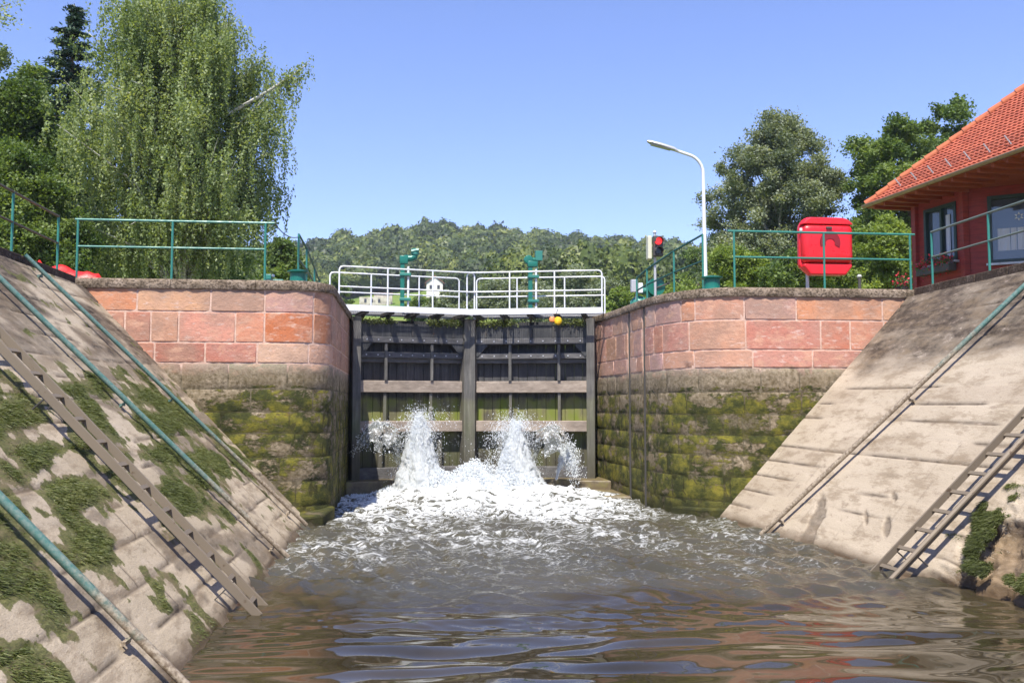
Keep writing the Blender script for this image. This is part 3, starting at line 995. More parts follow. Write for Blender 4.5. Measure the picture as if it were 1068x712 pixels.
V2 = [(rx(9.8), SALM), (rx(8.93), ORNG), (rx(8.26), SALM), (rx(7.68), (0.48, 0.18, 0.11)), (rx(6.22), (0.55, 0.22, 0.15)), (ry(17.88), PINK), (ry(18.6), (0.50, 0.22, 0.16)), (ry(19.0), BRICK), (ry(19.7), C[1]), (ry(20.3), C[4]), (ry(21.0), C[0]), (ry(21.7), C[1]), (ry(22.5), C[3]), (ry(23.2), C[0]), (rp.L, C[1])]
V3 = [(rx(9.4), BRICK), (rx(8.6), PALE), (rx(7.51), (0.50, 0.22, 0.16)), (rx(6.35), (0.52, 0.25, 0.18)), (ry(17.80), (0.54, 0.27, 0.19)), (ry(18.6), PINK), (ry(19.2), C[2]), (ry(20.1), C[0]), (ry(20.9), C[2]), (ry(21.9), C[4]), (ry(23.0), C[0]), (rp.L, C[2])]
lock_wall(rroot, rp, [V1, V2, V3], [3.66, 3.10, 2.76], [(ry(19.50), ry(19.66)), (ry(20.62), ry(20.80))], 43)

for yy in (19.50, 20.62):  # added dark bars stand in for the shaded gap at each slot edge
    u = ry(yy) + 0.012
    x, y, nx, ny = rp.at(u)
    q = MB(); q.box((x + nx * 0.004, y + ny * 0.004, 1.75), (0.05, 0.035, 4.7)); q.build('slot_shade_bar', M['steel_dark'], rroot)
# ================================================================ GATE
GL = (-1.42, 22.95); GC = (1.42, 23.70); GR = (4.44, 22.95)
def make_leaf(a, b, label, rows_label):
    """a = hinge (x,y), b = mitre (x,y)"""
    A = Vector((a[0], a[1], 0)); B = Vector((b[0], b[1], 0))
    L = (B - A).length; d = (B - A).normalized()
    n = Vector((d.y, -d.x, 0))
    if n.y > 0: n = -n                       # towards the camera
    root = empty('lock_gate', (A.x, A.y, 0.3), label, 'lock gate', 'pair of timber lock gate leaves')
    sgn = 1
    def P(u, o, z): return A + d * u + n * o + Vector((0, 0, z))
    def bx(mb, u0, u1, o0, o1, z0, z1):
        vs = [P(u, o, z) for z in (z0, z1) for o in (o0, o1) for u in (u0, u1)]
        mb.add(vs, [(0, 2, 3, 1), (4, 5, 7, 6), (0, 1, 5, 4), (2, 6, 7, 3), (0, 4, 6, 2), (1, 3, 7, 5)])
    rr = random.Random(int(a[0] * 10) + 77)
    # planking
    mb = MB(); u = 0.12
    while u < L - 0.12:
        w = min(rr.uniform(0.19, 0.24), L - 0.10 - u)
        bx(mb, u + 0.004, u + w - 0.004, -0.20, -0.13 + rr.uniform(-0.006, 0.006), 0.22, 4.12)
        u += w
    mb.build('planking', M['plank'], root, bevel=0.006)
    mb = MB(); bx(mb, 0.0, 0.20, -0.12, 0.26, 0.15, 4.16)
    mb.build('hinge_post', M['post'], root, bevel=0.02)
    mb = MB(); bx(mb, L - 0.20, L - 0.006, -0.12, 0.26, 0.15, 4.18)
    mb.build('mitre_post', M['post'], root, bevel=0.02)
    # cross beams (front faces proud of the planks)
    def beam(z0, z1, o, mat, name='beam', u0=0.20, u1=None):
        q = MB(); bx(q, u0, (u1 or L - 0.20), -0.126, o, z0, z1)
        return q.build(name, mat, root, bevel=0.012)
    # raised top panel with chamfered haunches
    q = MB()
    poly = [(0.20, 4.02), (L - 0.20, 4.02), (L - 0.20, 3.28), (L - 0.24, 3.24), (L - 0.50, 3.55), (0.50, 3.55), (0.24, 3.24), (0.20, 3.28)]
    q.prism(poly[:1] + poly[1:], lambda u, z: P(u, -0.126, z), lambda u, z: P(u, 0.14, z))
    tp = q.build('top_panel', M['plank'], root, bevel=0.008)
    beam(3.56, 3.70, 0.165, M['beam'])
    beam(3.20, 3.34, 0.12, M['beam'])
    q = MB(); bx(q, 0.20, L - 0.20, -0.126, 0.04, 3.10, 3.196); q.build('rail_strip', M['beam'], root, bevel=0.005)
    beam(2.38, 2.66, 0.10, M['beam_pale'])
    beam(1.44, 1.70, 0.12, M['beam_pale'])
    beam(0.28, 0.60, 0.16, M['beam'])
    for k in (0.28, 0.665):
        q = MB(); uu = L * k
        bx(q, uu - 0.035, uu + 0.035, 0.122, 0.14, 2.664, 3.545)
        bx(q, uu - 0.035, uu + 0.035, 0.0, 0.06, 1.70, 2.376)
        q.build('strap', M['post'], root, bevel=0.004)
    # iron plates and bolts on the top panel
    for k in range(5):
        q = MB(); uu = 0.45 + (L - 0.9) * k / 4
        bx(q, uu - 0.025, uu + 0.025, 0.142, 0.160, 3.72, 4.0 if k % 2 else 3.9)
        q.build('iron_plate', M['steel_dark'], root)
    for zz in (3.27, 3.63):
        for k in range(9):
            uu = 0.35 + (L - 0.7) * k / 8
            o0 = 0.12 if zz < 3.5 else 0.165
            q = MB(); bx(q, uu - 0.014, uu + 0.014, o0, o0 + 0.012, zz - 0.014, zz + 0.014)
            q.build('bolt', M['galv'], root)
    # lower sluice frame and guides
    for k in (0.25, 0.75):
        q = MB(); uu = L * k
        bx(q, uu - 0.05, uu + 0.05, -0.12, 0.02, 0.60, 1.436)
        q.build('sluice_guide', M['post'], root, bevel=0.006)
    # ---- walkway carried on brackets
    w0 = -0.42 if a[0] < b[0] else -0.22
    q = MB()
    nb = int((L - 0.02 - w0) / 0.045)
    for k in range(nb):
        uu = w0 + 0.01 + (L - 0.04 - w0) * k / (nb - 1)
        bx(q, uu, uu + 0.007, -0.52, 0.62, 4.292, 4.325)
    for oo in (-0.5, -0.2, 0.05, 0.32, 0.6):
        bx(q, w0, L - 0.02, oo - 0.01, oo + 0.01, 4.284, 4.3215)
    q.build('walkway_deck', M['galv'], root)
    q = MB()
    bx(q, w0, L - 0.02, 0.622, 0.64, 4.245, 4.385)
    q.build('toe_board', M['white'], root)
    q = MB(); bx(q, w0, L - 0.02, -0.54, -0.522, 4.245, 4.385)
    q.build('toe_board', M['white'], root)
    for k in range(5):
        q = MB(); uu = 0.25 + (L - 0.5) * k / 4
        bx(q, uu - 0.05, uu + 0.05, -0.5, 0.58, 4.205, 4.283)
        q.prism([(0.0, 4.203), (0.52, 4.203), (0.0, 4.06)], lambda o, z: P(uu - 0.012, o, z), lambda o, z: P(uu + 0.012, o, z))
        q.build('bracket', M['steel_dark'], root)
    # ---- railings: front one and rear one
    def rail(o, u0, u1, zt, zm, stubs, posts):
        q = MB(); r = 0.019
        c = 0.09
        pts = [P(u0, o, 4.33)]
        pts += [P(u0, o, zt - c)] + [P(u0 + c * (1 - math.cos(t)), o, zt - c + c * math.sin(t)) for t in (0.5, 1.0)] + [P(u0 + c, o, zt)]
        pts += [P(u1 - c, o, zt)] + [P(u1 - c + c * math.sin(t), o, zt - c + c * math.cos(t)) for t in (0.55, 1.1)] + [P(u1, o, zt - c), P(u1, o, 4.33)]
        q.tube(pts, r, 8)
        q.tube([P(u0, o, zm), P(u1, o, zm)], r * 0.9, 8)
        f = q.build('hand_rail', M['white'], root, smooth=True)
        for pu in posts:
            q = MB(); q.tube([P(pu, o, 4.33), P(pu, o, zt)], r, 8); q.build('rail_post', M['white'], root, smooth=True)
    rail(0.60, w0 + 0.02, L - 0.06, 5.27, 4.80, 0, [w0 + (L - w0) * 0.345, w0 + (L - w0) * 0.67])
    rail(-0.50, w0 + 0.0, L - 0.10, 5.27, 4.80, 0, [w0 + (L - w0) * 0.30, w0 + (L - w0) * 0.66])
    # ---- sluice lifting column
    return root, P, L

lg, PL, LL = make_leaf(GL, GC, 'left leaf of the closed timber lock gate, beside the dark chamber wall', '')
rg, PR_, LR = make_leaf(GR, (GC[0] + 0.002, GC[1]), 'right leaf of the closed timber lock gate, with the yellow float hung on it', '')

def lifting_column(root, x, y, crank):
    r0 = parent_origin(root)
    q = MB()
    q.box((x - 0.05, y, 4.92), (0.10, 0.14, 1.18)); q.build('sluice_column', M['green_dark'], root, bevel=0.01)
    q = MB(); q.tube([(x + 0.09, y - 0.03, 4.33), (x + 0.09, y - 0.03, 5.42)], 0.028, 10); q.build('lifting_rod', M['white'], root, smooth=True)
    for z in (4.62, 5.22):
        q = MB(); q.box((x + 0.02, y - 0.02, z), (0.27, 0.18, 0.07)); q.build('column_clamp', M['green'], root, bevel=0.01)
    if crank == 'elbow':
        q = MB(); q.box((x - 0.02, y, 5.58), (0.20, 0.18, 0.20))
        q.tube([(x - 0.02, y, 5.62), (x + 0.16, y, 5.62), (x + 0.24, y, 5.66), (x + 0.26, y, 5.78)], [0.085, 0.08, 0.08, 0.075], 12)
        q.build('gear_head', M['green_dark'], root, smooth=True, bevel=0.012)
        q = MB(); q.tube([(x + 0.25, y, 5.72), (x + 0.25, y, 5.86)], [0.10, 0.085], 14); q.tube([(x + 0.16, y - 0.06, 5.78), (x + 0.34, y - 0.06, 5.82)], 0.05, 8); q.build('hand_wheel', M['green'], root, smooth=True)
    else:
        q = MB(); q.box((x + 0.0, y, 5.53), (0.24, 0.18, 0.14))
        q.tube([(x - 0.10, y - 0.08, 5.64), (x - 0.10, y + 0.10, 5.64)], 0.11, 14)
        q.tube([(x - 0.12, y, 5.64), (x + 0.12, y, 5.64)], 0.06, 10)
        q.build('gear_head', M['green_dark'], root, smooth=True, bevel=0.01)
        q = MB(); q.box((x + 0.16, y, 5.74), (0.17, 0.16, 0.24)); q.tube([(x + 0.12, y - 0.06, 5.64), (x + 0.12, y - 0.06, 5.36)], 0.012, 6)
        q.build('motor_box', M['green'], root, bevel=0.02)
lifting_column(lg, -0.17, 23.25, 'elbow')
lifting_column(rg, 2.95, 23.30, 'box')

# yellow float hung under the right walkway
def build_float():
    t = NT('yellow float plastic'); n = t.noise(t.pos(), 8, 4)
    ym = t.done(t.pbr(t.ramp(n, [(0.4, (0.80, 0.42, 0.02)), (0.6, (0.85, 0.62, 0.02))]), 0.35))
    r = empty('float', (3.43, 22.55, 4.0), 'small yellow and orange float hanging under the right gate walkway', 'float')
    q = MB(); q.lathe([(0.02, -.09), (.08, -.06), (.1, 0), (.08, .07), (.03, .1)], (3.47, 22.55, 4.07), 16); q.build('yellow_ball', ym, r, smooth=True)
    t = NT('orange float plastic'); om = t.done(t.pbr((0.75, 0.26, 0.09), 0.4))
    q = MB(); q.lathe([(0.02, -.06), (.065, -.04), (.075, 0.02), (.05, .07)], (3.33, 22.56, 4.10), 14); q.build('orange_ball', om, r, smooth=True)
    q = MB(); q.tube([(3.42, 22.56, 4.12), (3.44, 22.5, 4.3), (3.45, 22.42, 4.34)], 0.008, 6); q.build('cord', M['steel_dark'], r)
build_float()

# gate sill: concrete step across the chamber under the leaves
def build_sill():
    t = NT('wet sill'); v = t.pos(); n = t.noise(v, 4, 6, .7); z = t.sep(v, 2)
    c = t.ramp(n, [(0.3, (0.07, 0.055, 0.03)), (0.5, (0.16, 0.12, 0.065)), (0.7, (0.20, 0.18, 0.05))])
    m = t.done(t.pbr(c, 0.45, t.bump(n, 0.7, 0.04)))
    r = empty('gate_sill', (1.5, 22.4, 0), 'wet brown stone sill step under the lock gates', 'sill')
    q = MB()
    q.prism([(-1.46, 22.25), (1.42, 22.9), (4.62, 22.0), (4.62, 24.4), (-1.46, 24.4)], lambda x, y: (x, y, -0.6), lambda x, y: (x, y, 0.34))
    q.build('step', m, r, bevel=0.03)
    q = MB(); q.prism([(3.9, 20.7), (4.72, 20.4), (4.70, 22.2), (3.6, 22.25)], lambda x, y: (x, y, -0.6), lambda x, y: (x, y, 0.13)); q.build('toe_block', m, r, bevel=0.04)
    q = MB(); q.prism([(-2.3, 16.6), (-1.5, 17.1), (-1.35, 17.9), (-2.3, 17.5)], lambda x, y: (x, y, -0.6), lambda x, y: (x, y, 0.12 + 0.1 * (y - 16.6)))
    q.build('wall_toe', M['stone'], lroot, bevel=0.04)
    q = MB(); q.prism([(4.95, 18.1), (5.3, 17.6), (6.1, 17.15), (6.4, 17.36), (5.5, 17.7)], lambda x, y: (x, y, -0.6), lambda x, y: (x, y, 0.16))
    q.build('wall_toe', M['stone'], rroot, bevel=0.04)
build_sill()

# ================================================================ WATER JETS
def build_jets():
    t = NT('white water')
    p = t.pbr((0.90, 0.92, 0.93), 0.35, spec=0.5)
    tr = t.n('ShaderNodeBsdfTranslucent'); tr.inputs[0].default_value = (0.92, 0.95, 0.97, 1)
    mx = t.n('ShaderNodeMixShader'); mx.inputs[0].default_value = 0.45
    t.l(p.outputs[0], mx.inputs[1]); t.l(tr.outputs[0], mx.inputs[2])
    wm = t.done(mx)
    t = NT('clear water sheet')
    v = t.pos(); n = t.noise(t.pos((1, 1, 1)), 9, 6, 0.7, 0.8)
    n2 = t.noise(v, 24, 4, .7)
    g = t.pbr((0.9, 0.95, 0.95), 0.06, t.bump(n2, 0.8, 0.03)); g.inputs['Transmission Weight'].default_value = 0.9; g.inputs['IOR'].default_value = 1.2
    w = t.pbr((0.88, 0.9, 0.9), 0.5)
    mx = t.n('ShaderNodeMixShader'); t.l(t.ramp(n, [(0.52, 0.0), (0.66, 0.8)]), mx.inputs[0])
    t.l(g.outputs[0], mx.inputs[1]); t.l(w.outputs[0], mx.inputs[2])
    sheet = t.done(mx)
    rr = np.random.default_rng(5)
    octa_v = np.array([(1, 0, 0), (-1, 0, 0), (0, 1, 0), (0, -1, 0), (0, 0, 1), (0, 0, -1)], float)
    octa_f = np.array([(0, 2, 4), (2, 1, 4), (1, 3, 4), (3, 0, 4), (2, 0, 5), (1, 2, 5), (3, 1, 5), (0, 3, 5)])
    def drops(P, V, size, stretch=2.0):
        n = len(P)
        d = V / (np.linalg.norm(V, axis=1)[:, None] + 1e-6)
        a = np.cross(d, rr.normal(0, 1, (n, 3))); a /= np.linalg.norm(a, axis=1)[:, None]
        b = np.cross(d, a)
        st = size * (1 + stretch * rr.random(n) ** 2)
        M3 = np.stack([a * size[:, None], b * size[:, None], d * st[:, None]], 1)   # rows
        v = P[:, None, :] + np.einsum('kj,njc->nkc', octa_v, M3) * (1 + rr.normal(0, 0.15, (n, 6, 1)))
        f = (np.arange(n) * 6)[:, None, None] + octa_f[None]
        return v.reshape(-1, 3), f.reshape(-1, 3)
    G = 9.81
    t = NT('streaming white water')
    sv = t.pos((1, 1, 0.35)); n = t.noise(sv, 14, 6, 0.7, 0.5); n2 = t.noise(sv, 40, 4, 0.7)
    hh = t.math('ADD', n, t.math('MULTIPLY', n2, 0.5))
    bp = t.bump(hh, 1.0, 0.06)
    p = t.pbr(t.ramp(n, [(0.3, (0.70, 0.73, 0.73)), (0.5, (0.90, 0.92, 0.92)), (0.65, (0.95, 0.96, 0.96))]), 0.4, bp)
    trn = t.n('ShaderNodeBsdfTranslucent'); trn.inputs[0].default_value = (0.9, 0.93, 0.94, 1)
    mxb = t.n('ShaderNodeMixShader'); mxb.inputs[0].default_value = 0.55
    t.l(p.outputs[0], mxb.inputs[1]); t.l(trn.outputs[0], mxb.inputs[2])
    bodym = t.done(mxb)
    def body(root, cx, cy, top, lean):
        rb = random.Random(int(cx * 100) + 3)
        parts_ = [(0, 0, top, 0.85, 1.0)] + [(rb.uniform(-0.24, 0.24), rb.uniform(-0.30, 0.05), top * rb.uniform(0.45, 0.92), rb.uniform(0.55, 0.8), 5.0 + 6 * q_) for q_ in range(7)]
        for (dx, dy, tp, k, sd_) in parts_:
            na, nh = 64, 90
            A_, H_ = np.meshgrid(np.linspace(0, 2 * math.pi, na), np.linspace(0, 1, nh), indexing='ij')
            ca, sa = np.cos(A_), np.sin(A_)
            rad = (0.015 + 0.12 * np.sqrt(np.clip(H_ * 4, 0, 1)) + 0.30 * H_ ** 1.5) * k * 1.45
            n1 = fbm(ca * 2.4 + sd_, sa * 2.4 + H_ * 2.0 * tp, H_ * 2.4 * tp, 4); n2 = fbm(ca * 7 + sd_, sa * 7 + 3, H_ * 8 * tp, 3)
            rad = rad * (0.25 + 1.5 * n1 + 0.75 * (n2 - 0.5))
            rag = 0.45 * (fbm(ca * 3 + sd_, sa * 3, 1.0, 3) - 0.5) * np.clip(1 - H_ * 2.0, 0, 1)
            swx = 0.16 * (fbm(H_ * 2.5 * tp, H_ * 0 + sd_, 4.0, 3) - 0.5)
            X = cx + dx * (0.35 + 0.9 * H_) + lean * 0.6 + swx + rad * ca; Y_ = cy - 0.10 + dy * (0.5 + H_) - 0.35 * H_ + rad * sa * 0.8
            Z = 0.0 + (tp + 0.14) * (1 - H_) + rag
            np_mesh('plume', np.stack([X.ravel(), Y_.ravel(), Z.ravel()], 1), grid_faces(na, nh), bodym, root, smooth=True)
    def plume(cx, cy, top, wid, n, lean=0.0):
        Ps, Vs, Ss = [], [], []
        # ballistic sheets; a few "strands" share launch speed so the plume is ropey
        ns = 90
        az = rr.normal(-math.pi / 2, 1.0, ns)
        vz = np.sqrt(2 * G * top) * (1 - 0.42 * rr.random(ns) ** 1.6)
        vh = np.abs(rr.normal(0.0, 1.0, ns)) * wid + 0.15
        sid = rr.integers(0, ns, n)
        T = 2 * vz[sid] / G * 1.05
        tt = T * rr.random(n) ** 0.85
        jit = rr.normal(0, 1, (n, 3)) * np.array([0.11, 0.11, 0.20])
        vx = np.cos(az[sid]) * vh[sid] + lean + jit[:, 0]
        vy = np.sin(az[sid]) * vh[sid] * 0.85 + jit[:, 1]
        v0 = vz[sid] + jit[:, 2]
        P = np.stack([cx + vx * tt + rr.normal(0, 0.07, n), cy + vy * tt + rr.normal(0, .07, n), 0.25 + v0 * tt - 0.5 * G * tt * tt], 1)
        V = np.stack([vx, vy, v0 - G * tt], 1)
        # widen and roughen on the way down
        spread = (tt / T)
        P[:, 0] += rr.normal(0, 1, n) * 0.10 * spread; P[:, 1] += rr.normal(0, 1, n) * 0.10 * spread
        s = 0.0025 + 0.0075 * rr.random(n) ** 3
        k = P[:, 2] > -0.05
        return P[k], V[k], s[k]
    def dome(root, cx, cy, top, ax, phi0, phi1, outr):
        # umbrella sheet: vertices on ballistic arcs
        nu, nv = 60, 44
        U, T_ = np.meshgrid(np.linspace(phi0, phi1, nu), np.linspace(0.12, 1.0, nv), indexing='ij')
        v0 = math.sqrt(2 * G * top); T = 1.62 * v0 / G
        w = outr / T * (0.9 + 0.25 * fbm(U * 3 + cx, T_ * 0 + 1.0, 2.0, 2))
        tt = T_ * T
        rag = fbm(U * 4 + cx, T_ * 4, 3.0, 4)
        X = cx + np.cos(U) * w * tt + 0.10 * (rag - .5) * T_
        Y_ = cy + np.sin(U) * w * tt * 0.7 + 0.10 * (fbm(U * 5, T_ * 5, 9.0, 3) - .5) * T_
        Z = 0.25 + v0 * (0.82 + 0.18 * np.cos((U - (phi0 + phi1) / 2) * 0.9)) * tt - 0.5 * G * tt ** 2 + 0.10 * (rag - .5)
        f = grid_faces(nu, nv)
        hole = fbm(U * 6 + cx, T_ * 7, 13.0, 3) - 0.30 * (T_ - 0.35)
        hv = hole.ravel()[f].mean(1)
        f = f[hv > 0.30]
        np_mesh('water_sheet', np.stack([X.ravel(), Y_.ravel(), Z.ravel()], 1), f, sheet, root, smooth=True)
        # beads torn off the rim and along the sheet
        k = rr.integers(0, nu, 900); q = np.clip((nv * (1 - rr.random(900) ** 1.3 * 0.8)).astype(int), 0, nv - 1)
        P = np.stack([X[k, q], Y_[k, q], Z[k, q]], 1) + rr.normal(0, 0.045, (900, 3))
        return P
    for (nm, cx, cy, top, wid, lean, dm, lab) in [
            ('water_jet', 0.22, 22.15, 1.66, 0.30, 0.02, (-0.2, 22.1, 1.45, 0, math.pi * 0.95, math.pi * 1.45, 1.0), 'left and taller white water jet bursting up in front of the gate'),
            ('water_jet', 2.36, 22.15, 1.54, 0.30, 0.0, (2.75, 22.1, 1.38, 0, -math.pi * 0.42, math.pi * 0.05, 0.95), 'middle white water jet bursting up right of the mitre posts')]:
        root = empty(nm, (cx, cy, 0), lab, 'water jet')
        P, V, S = plume(cx, cy, top, wid, 24000, lean)
        B = dome(root, *dm)
        P = np.concatenate([P, B]); V = np.concatenate([V, rr.normal(0, 1, B.shape)]); S = np.concatenate([S, 0.003 + 0.007 * rr.random(len(B))])
        # thick white heart of the column
        nc = 30000
        h = rr.random(nc) ** 0.9
        zz = 0.05 + (top + 0.12) * (1 - h ** 1.1)
        rad = (0.07 + 0.46 * h ** 1.4) * np.sqrt(rr.random(nc)); a = rr.random(nc) * 6.283
        Pc = np.stack([cx + lean * 0.5 + rad * np.cos(a) + 0.10 * np.sin(zz * 3 + cx), cy - 0.12 - 0.45 * h + rad * np.sin(a) * 0.7, zz], 1)
        P = np.concatenate([P, Pc]); V = np.concatenate([V, np.tile([0, -0.3, 1.0], (nc, 1)) + rr.normal(0, 0.3, (nc, 3))]); S = np.concatenate([S, 0.003 + 0.006 * rr.random(nc)])
        v, f = drops(P, V, S, 3.0)
        np_mesh('spray', v, f, wm, root)
        body(root, cx, cy, top, lean)
    # small side jet at the right-hand leaf
    root = empty('water_jet', (3.4, 22.2, 0.34), 'small low white water jet spurting beside the right hinge post', 'water jet')
    n = 9000; tt = rr.random(n) * 0.62
    vx = 0.75 + rr.normal(0, 0.16, n) * 1.0; v0 = 3.3 + rr.normal(0, 0.35, n)
    P = np.stack([3.35 + vx * tt * 0.95, 22.1 + rr.normal(0, 0.06, n) - 0.2 * tt, 0.38 + v0 * tt - 0.5 * G * tt ** 2], 1)
    dense = rr.random(n) < np.where(tt < 0.3, 1.0, 0.35)
    P = P[dense]
    v, f = drops(P, np.tile([0.5, 0, 1.0], (len(P), 1)), 0.004 + 0.008 * rr.random(len(P)), 3)
    np_mesh('spray', v, f, wm, root)
    # low froth thrown up all over the boil: one uncountable mass
    n = 110000
    x = rr.normal(1.6, 1.35, n); y = 22.2 - np.abs(rr.normal(0, 1.25, n))
    hgt = 0.62 * np.exp(-((x - 1.5) / 1.7) ** 2) * np.exp(-((y - 21.9) / 1.1) ** 2) + 0.05
    lump = fbm(x * 2.2, y * 2.2, 5.0, 3)
    z = rr.random(n) ** 1.3 * hgt * (0.35 + 1.5 * lump) 
    k = (x > -1.3) & (x < 4.6)
    P = np.stack([x, y, z], 1)[k]
    v, f = drops(P, rr.normal(0, 1, P.shape), 0.005 + 0.013 * rr.random(len(P)) ** 2, 0.8)
    tag(np_mesh('froth', v, f, wm), 'white froth heaped up around the foot of the jets', 'froth', kind='stuff')
build_jets()

# ================================================================ PIPES AND LADDERS ON THE SLOPES
def m_fade(name, ztop, zbot):
    t = NT(name); v = t.pos(); z = t.sep(v, 2)
    n1 = t.noise(v, 7, 6, 0.7); n2 = t.noise(v, 26, 5, 0.7)
    k = t.math('ADD', z, t.math('MULTIPLY', t.math('SUBTRACT', n1, 0.5), 1.6))
    f = t.n('ShaderNodeMapRange', interpolation_type='SMOOTHSTEP')
    t.l(k, f.inputs[0]); f.inputs[1].default_value = zbot; f.inputs[2].default_value = ztop
    g = t.mix(t.ramp(n2, [(0.4, 0.0), (0.65, 0.7)]), (0.055, 0.15, 0.125), (0.21, 0.25, 0.21))
    b = t.mix(t.ramp(n2, [(0.4, 0.0), (0.6, 1.0)]), (0.17, 0.125, 0.08), (0.40, 0.33, 0.24))
    return t.done(t.pbr(t.mix(f.outputs[0], b, g), 0.5, t.bump(n2, 0.3, 0.005)))

def slope_pipe(S, pts, r, mat, label, brackets, mat2=None, split=0.5):
    P = [S(y, z, h) for (y, z, h) in pts]
    root = empty('slope_pipe', tuple(P[-1]), label, 'pipe', 'pipes lying down the sloping banks')
    if mat2 is None:
        q = MB(); q.tube(P, r, 10); q.build('tube', mat, root, smooth=True)
    else:
        m_ = P[0].lerp(P[-1], split)
        q = MB(); q.tube([P[0], m_], r, 10); q.build('upper_tube', mat, root, smooth=True)
        q = MB(); q.tube([m_, P[-1]], r * 1.02, 10); q.build('lower_tube', mat2, root, smooth=True)
    for s in brackets:
        c = P[0].lerp(P[-1], s)
        z = pts[0][1] * (1 - s) + pts[-1][1] * s; y = pts[0][0] * (1 - s) + pts[-1][0] * s
        q = MB(); q.tube([S(y, z, -0.02), c], r * 0.45, 6)
        q.bar(S(y - 0.07, z, 0.05), S(y + 0.07, z, 0.05), 0.03, 0.03)
        q.build('standoff', mat, root)
    return root
slope_pipe(SL, [(14.65, 4.17, .12), (16.2, 0.02, .12)], 0.032, m_fade('far pipe paint', 1.9, 0.9), 'green pipe down the left bank nearest the lock wall', (0.06, 0.5, 0.94))
slope_pipe(SL, [(12.15, 4.1, .12), (13.25, -0.05, .12)], 0.036, m_fade('scuffed pipe paint', 1.6, 0.5), 'scuffed green pipe on the left bank between ladder and far pipe', (0.1, 0.5, 0.96))
slope_pipe(SL, [(7.05, 3.9, .15), (7.3, -0.08, .13)], 0.034, m_fade('near pipe paint', 1.0, 0.3), 'green pipe on the left bank closest to the camera, below the ladder', (0.1, 0.5, 0.9))
slope_pipe(SR, [(12.9, 4.28, .13), (15.05, -0.08, .12)], 0.040, m_fade('right pipe paint', 3.4, 2.4), 'pipe down the right bank, green above and bare brown below', (0.10, 0.5, 0.94))

def slope_ladder(S, y_top, y_bot, ztop, label, width, hgt, tubeover):
    root = empty('ladder', tuple(S(y_bot, 0, hgt)), label, 'ladder', 'ladders on the sloping banks')
    zb = -0.15
    n = (NLs if S is SL else NRs)
    def P(s, w): # s 0 top..1 bottom
        y = y_top * (1 - s) + y_bot * s; z = ztop * (1 - s) + zb * s
        return S(y + w, z, hgt)
    for w in (0, width):
        q = MB(); q.bar(P(0, w), P(1, w), 0.028, 0.085, up=n); q.build('side_rail', M['ladder'], root, bevel=0.004)
    Lm = (P(0, 0) - P(1, 0)).length
    k = int(Lm / 0.30)
    for i in range(k):
        s = (i + 0.5) / k
        q = MB(); q.bar(P(s, 0.016), P(s, width - 0.016), 0.045, 0.024, up=n); q.build('rung', M['ladder'], root)
    for s in (0.08, 0.5, 0.93):
        y = y_top * (1 - s) + y_bot * s; z = ztop * (1 - s) + zb * s
        for w in (0.0, width):
            q = MB(); q.bar(S(y + w, z, -0.05), S(y + w, z, hgt - 0.045), 0.03, 0.012)
            q.build('foot_bracket', M['steel_dark'], root)
    if tubeover:
        q = MB(); q.tube([S(y_top - 0.07, ztop, hgt + 0.05), S(y_bot - 0.07, zb, hgt + 0.05)], 0.024, 8); q.build('hand_tube', M['pipe_bare'], root, smooth=True)
slope_ladder(SL, 9.78, 9.78, 4.15, 'long weathered steel ladder standing off the left bank', 0.40, 0.20, False)
slope_ladder(SR, 9.75, 11.05, 4.2, 'dark weathered steel ladder on the right bank above the grass tuft', 0.44, 0.20, True)

# ================================================================ GREEN RAILINGS
def railing(label, posts, zt=1.05, zm=0.55, base=None, skip_mid=False, name='railing', r=0.021, ext=(0, 0), topmat='green', drop=None):
    """posts: (x, y, zground[, height])"""
    root = empty(name, posts[0][:3], label, 'railing', 'green railings on top of the lock')
    tops, mids = [], []
    for p in posts:
        h = p[3] if len(p) > 3 else zt
        q = MB(); q.tube([(p[0], p[1], p[2] - 0.03), (p[0], p[1], p[2] + h)], r, 8)
        q.lathe([(0.05, -0.005), (0.05, 0.012), (0.03, 0.014)], (p[0], p[1], p[2]), 12)
        q.build('post', M['green'], root, smooth=True)
        tops.append(Vector((p[0], p[1], p[2] + h))); mids.append(Vector((p[0], p[1], p[2] + h * zm)))
    if ext[0]:
        d = (tops[0] - tops[1]).normalized() * ext[0]; tops.insert(0, tops[0] + d)
    if ext[1]:
        d = (tops[-1] - tops[-2]).normalized() * ext[1]; tops.append(tops[-1] + d)
    q = MB(); q.tube(tops, r * 1.05, 8); q.build('top_rail', M[topmat], root, smooth=True)
    q = MB(); q.tube(mids, r * 0.9, 8); q.build('middle_rail', M[topmat], root, smooth=True)
    return root
zt = 4.272
railing('straight green railing with three posts on the left lock wall', [(-5.86, 17.5, zt), (-4.24, 17.5, zt), (-2.62, 17.5, zt)], 1.06, ext=(0.05, 0.16))
railing('straight green railing with three posts on the right wall before the red cabinet', [(6.10, 17.6, zt), (7.88, 17.6, zt), (9.62, 17.6, zt)], 1.10, ext=(0.12, 0.10))
M['rail_brown'] = paint('brown weathered rail', (0.10, 0.075, 0.055), 0.5, (0.05, 0.16, 0.12), 0.6)
railing('railing with brown rails climbing along the top of the left bank', [(-6.05, 17.1, zt), (-6.05, 15.2, zt), (-6.05, 13.2, zt), (-6.05, 11.2, zt), (-6.05, 9.2, zt), (-6.05, 7.2, zt)], 1.03, topmat='rail_brown')
M['rail_grey'] = paint('grey green weathered rail', (0.13, 0.17, 0.14), 0.5, (0.05, 0.2, 0.15), 0.5)
railing('railing running along the right bank in front of the red house', [(9.78, 17.1, zt), (9.78, 15.3, zt), (9.78, 13.5, zt), (9.78, 11.7, zt), (9.78, 9.9, zt)], 1.06, topmat='rail_grey')
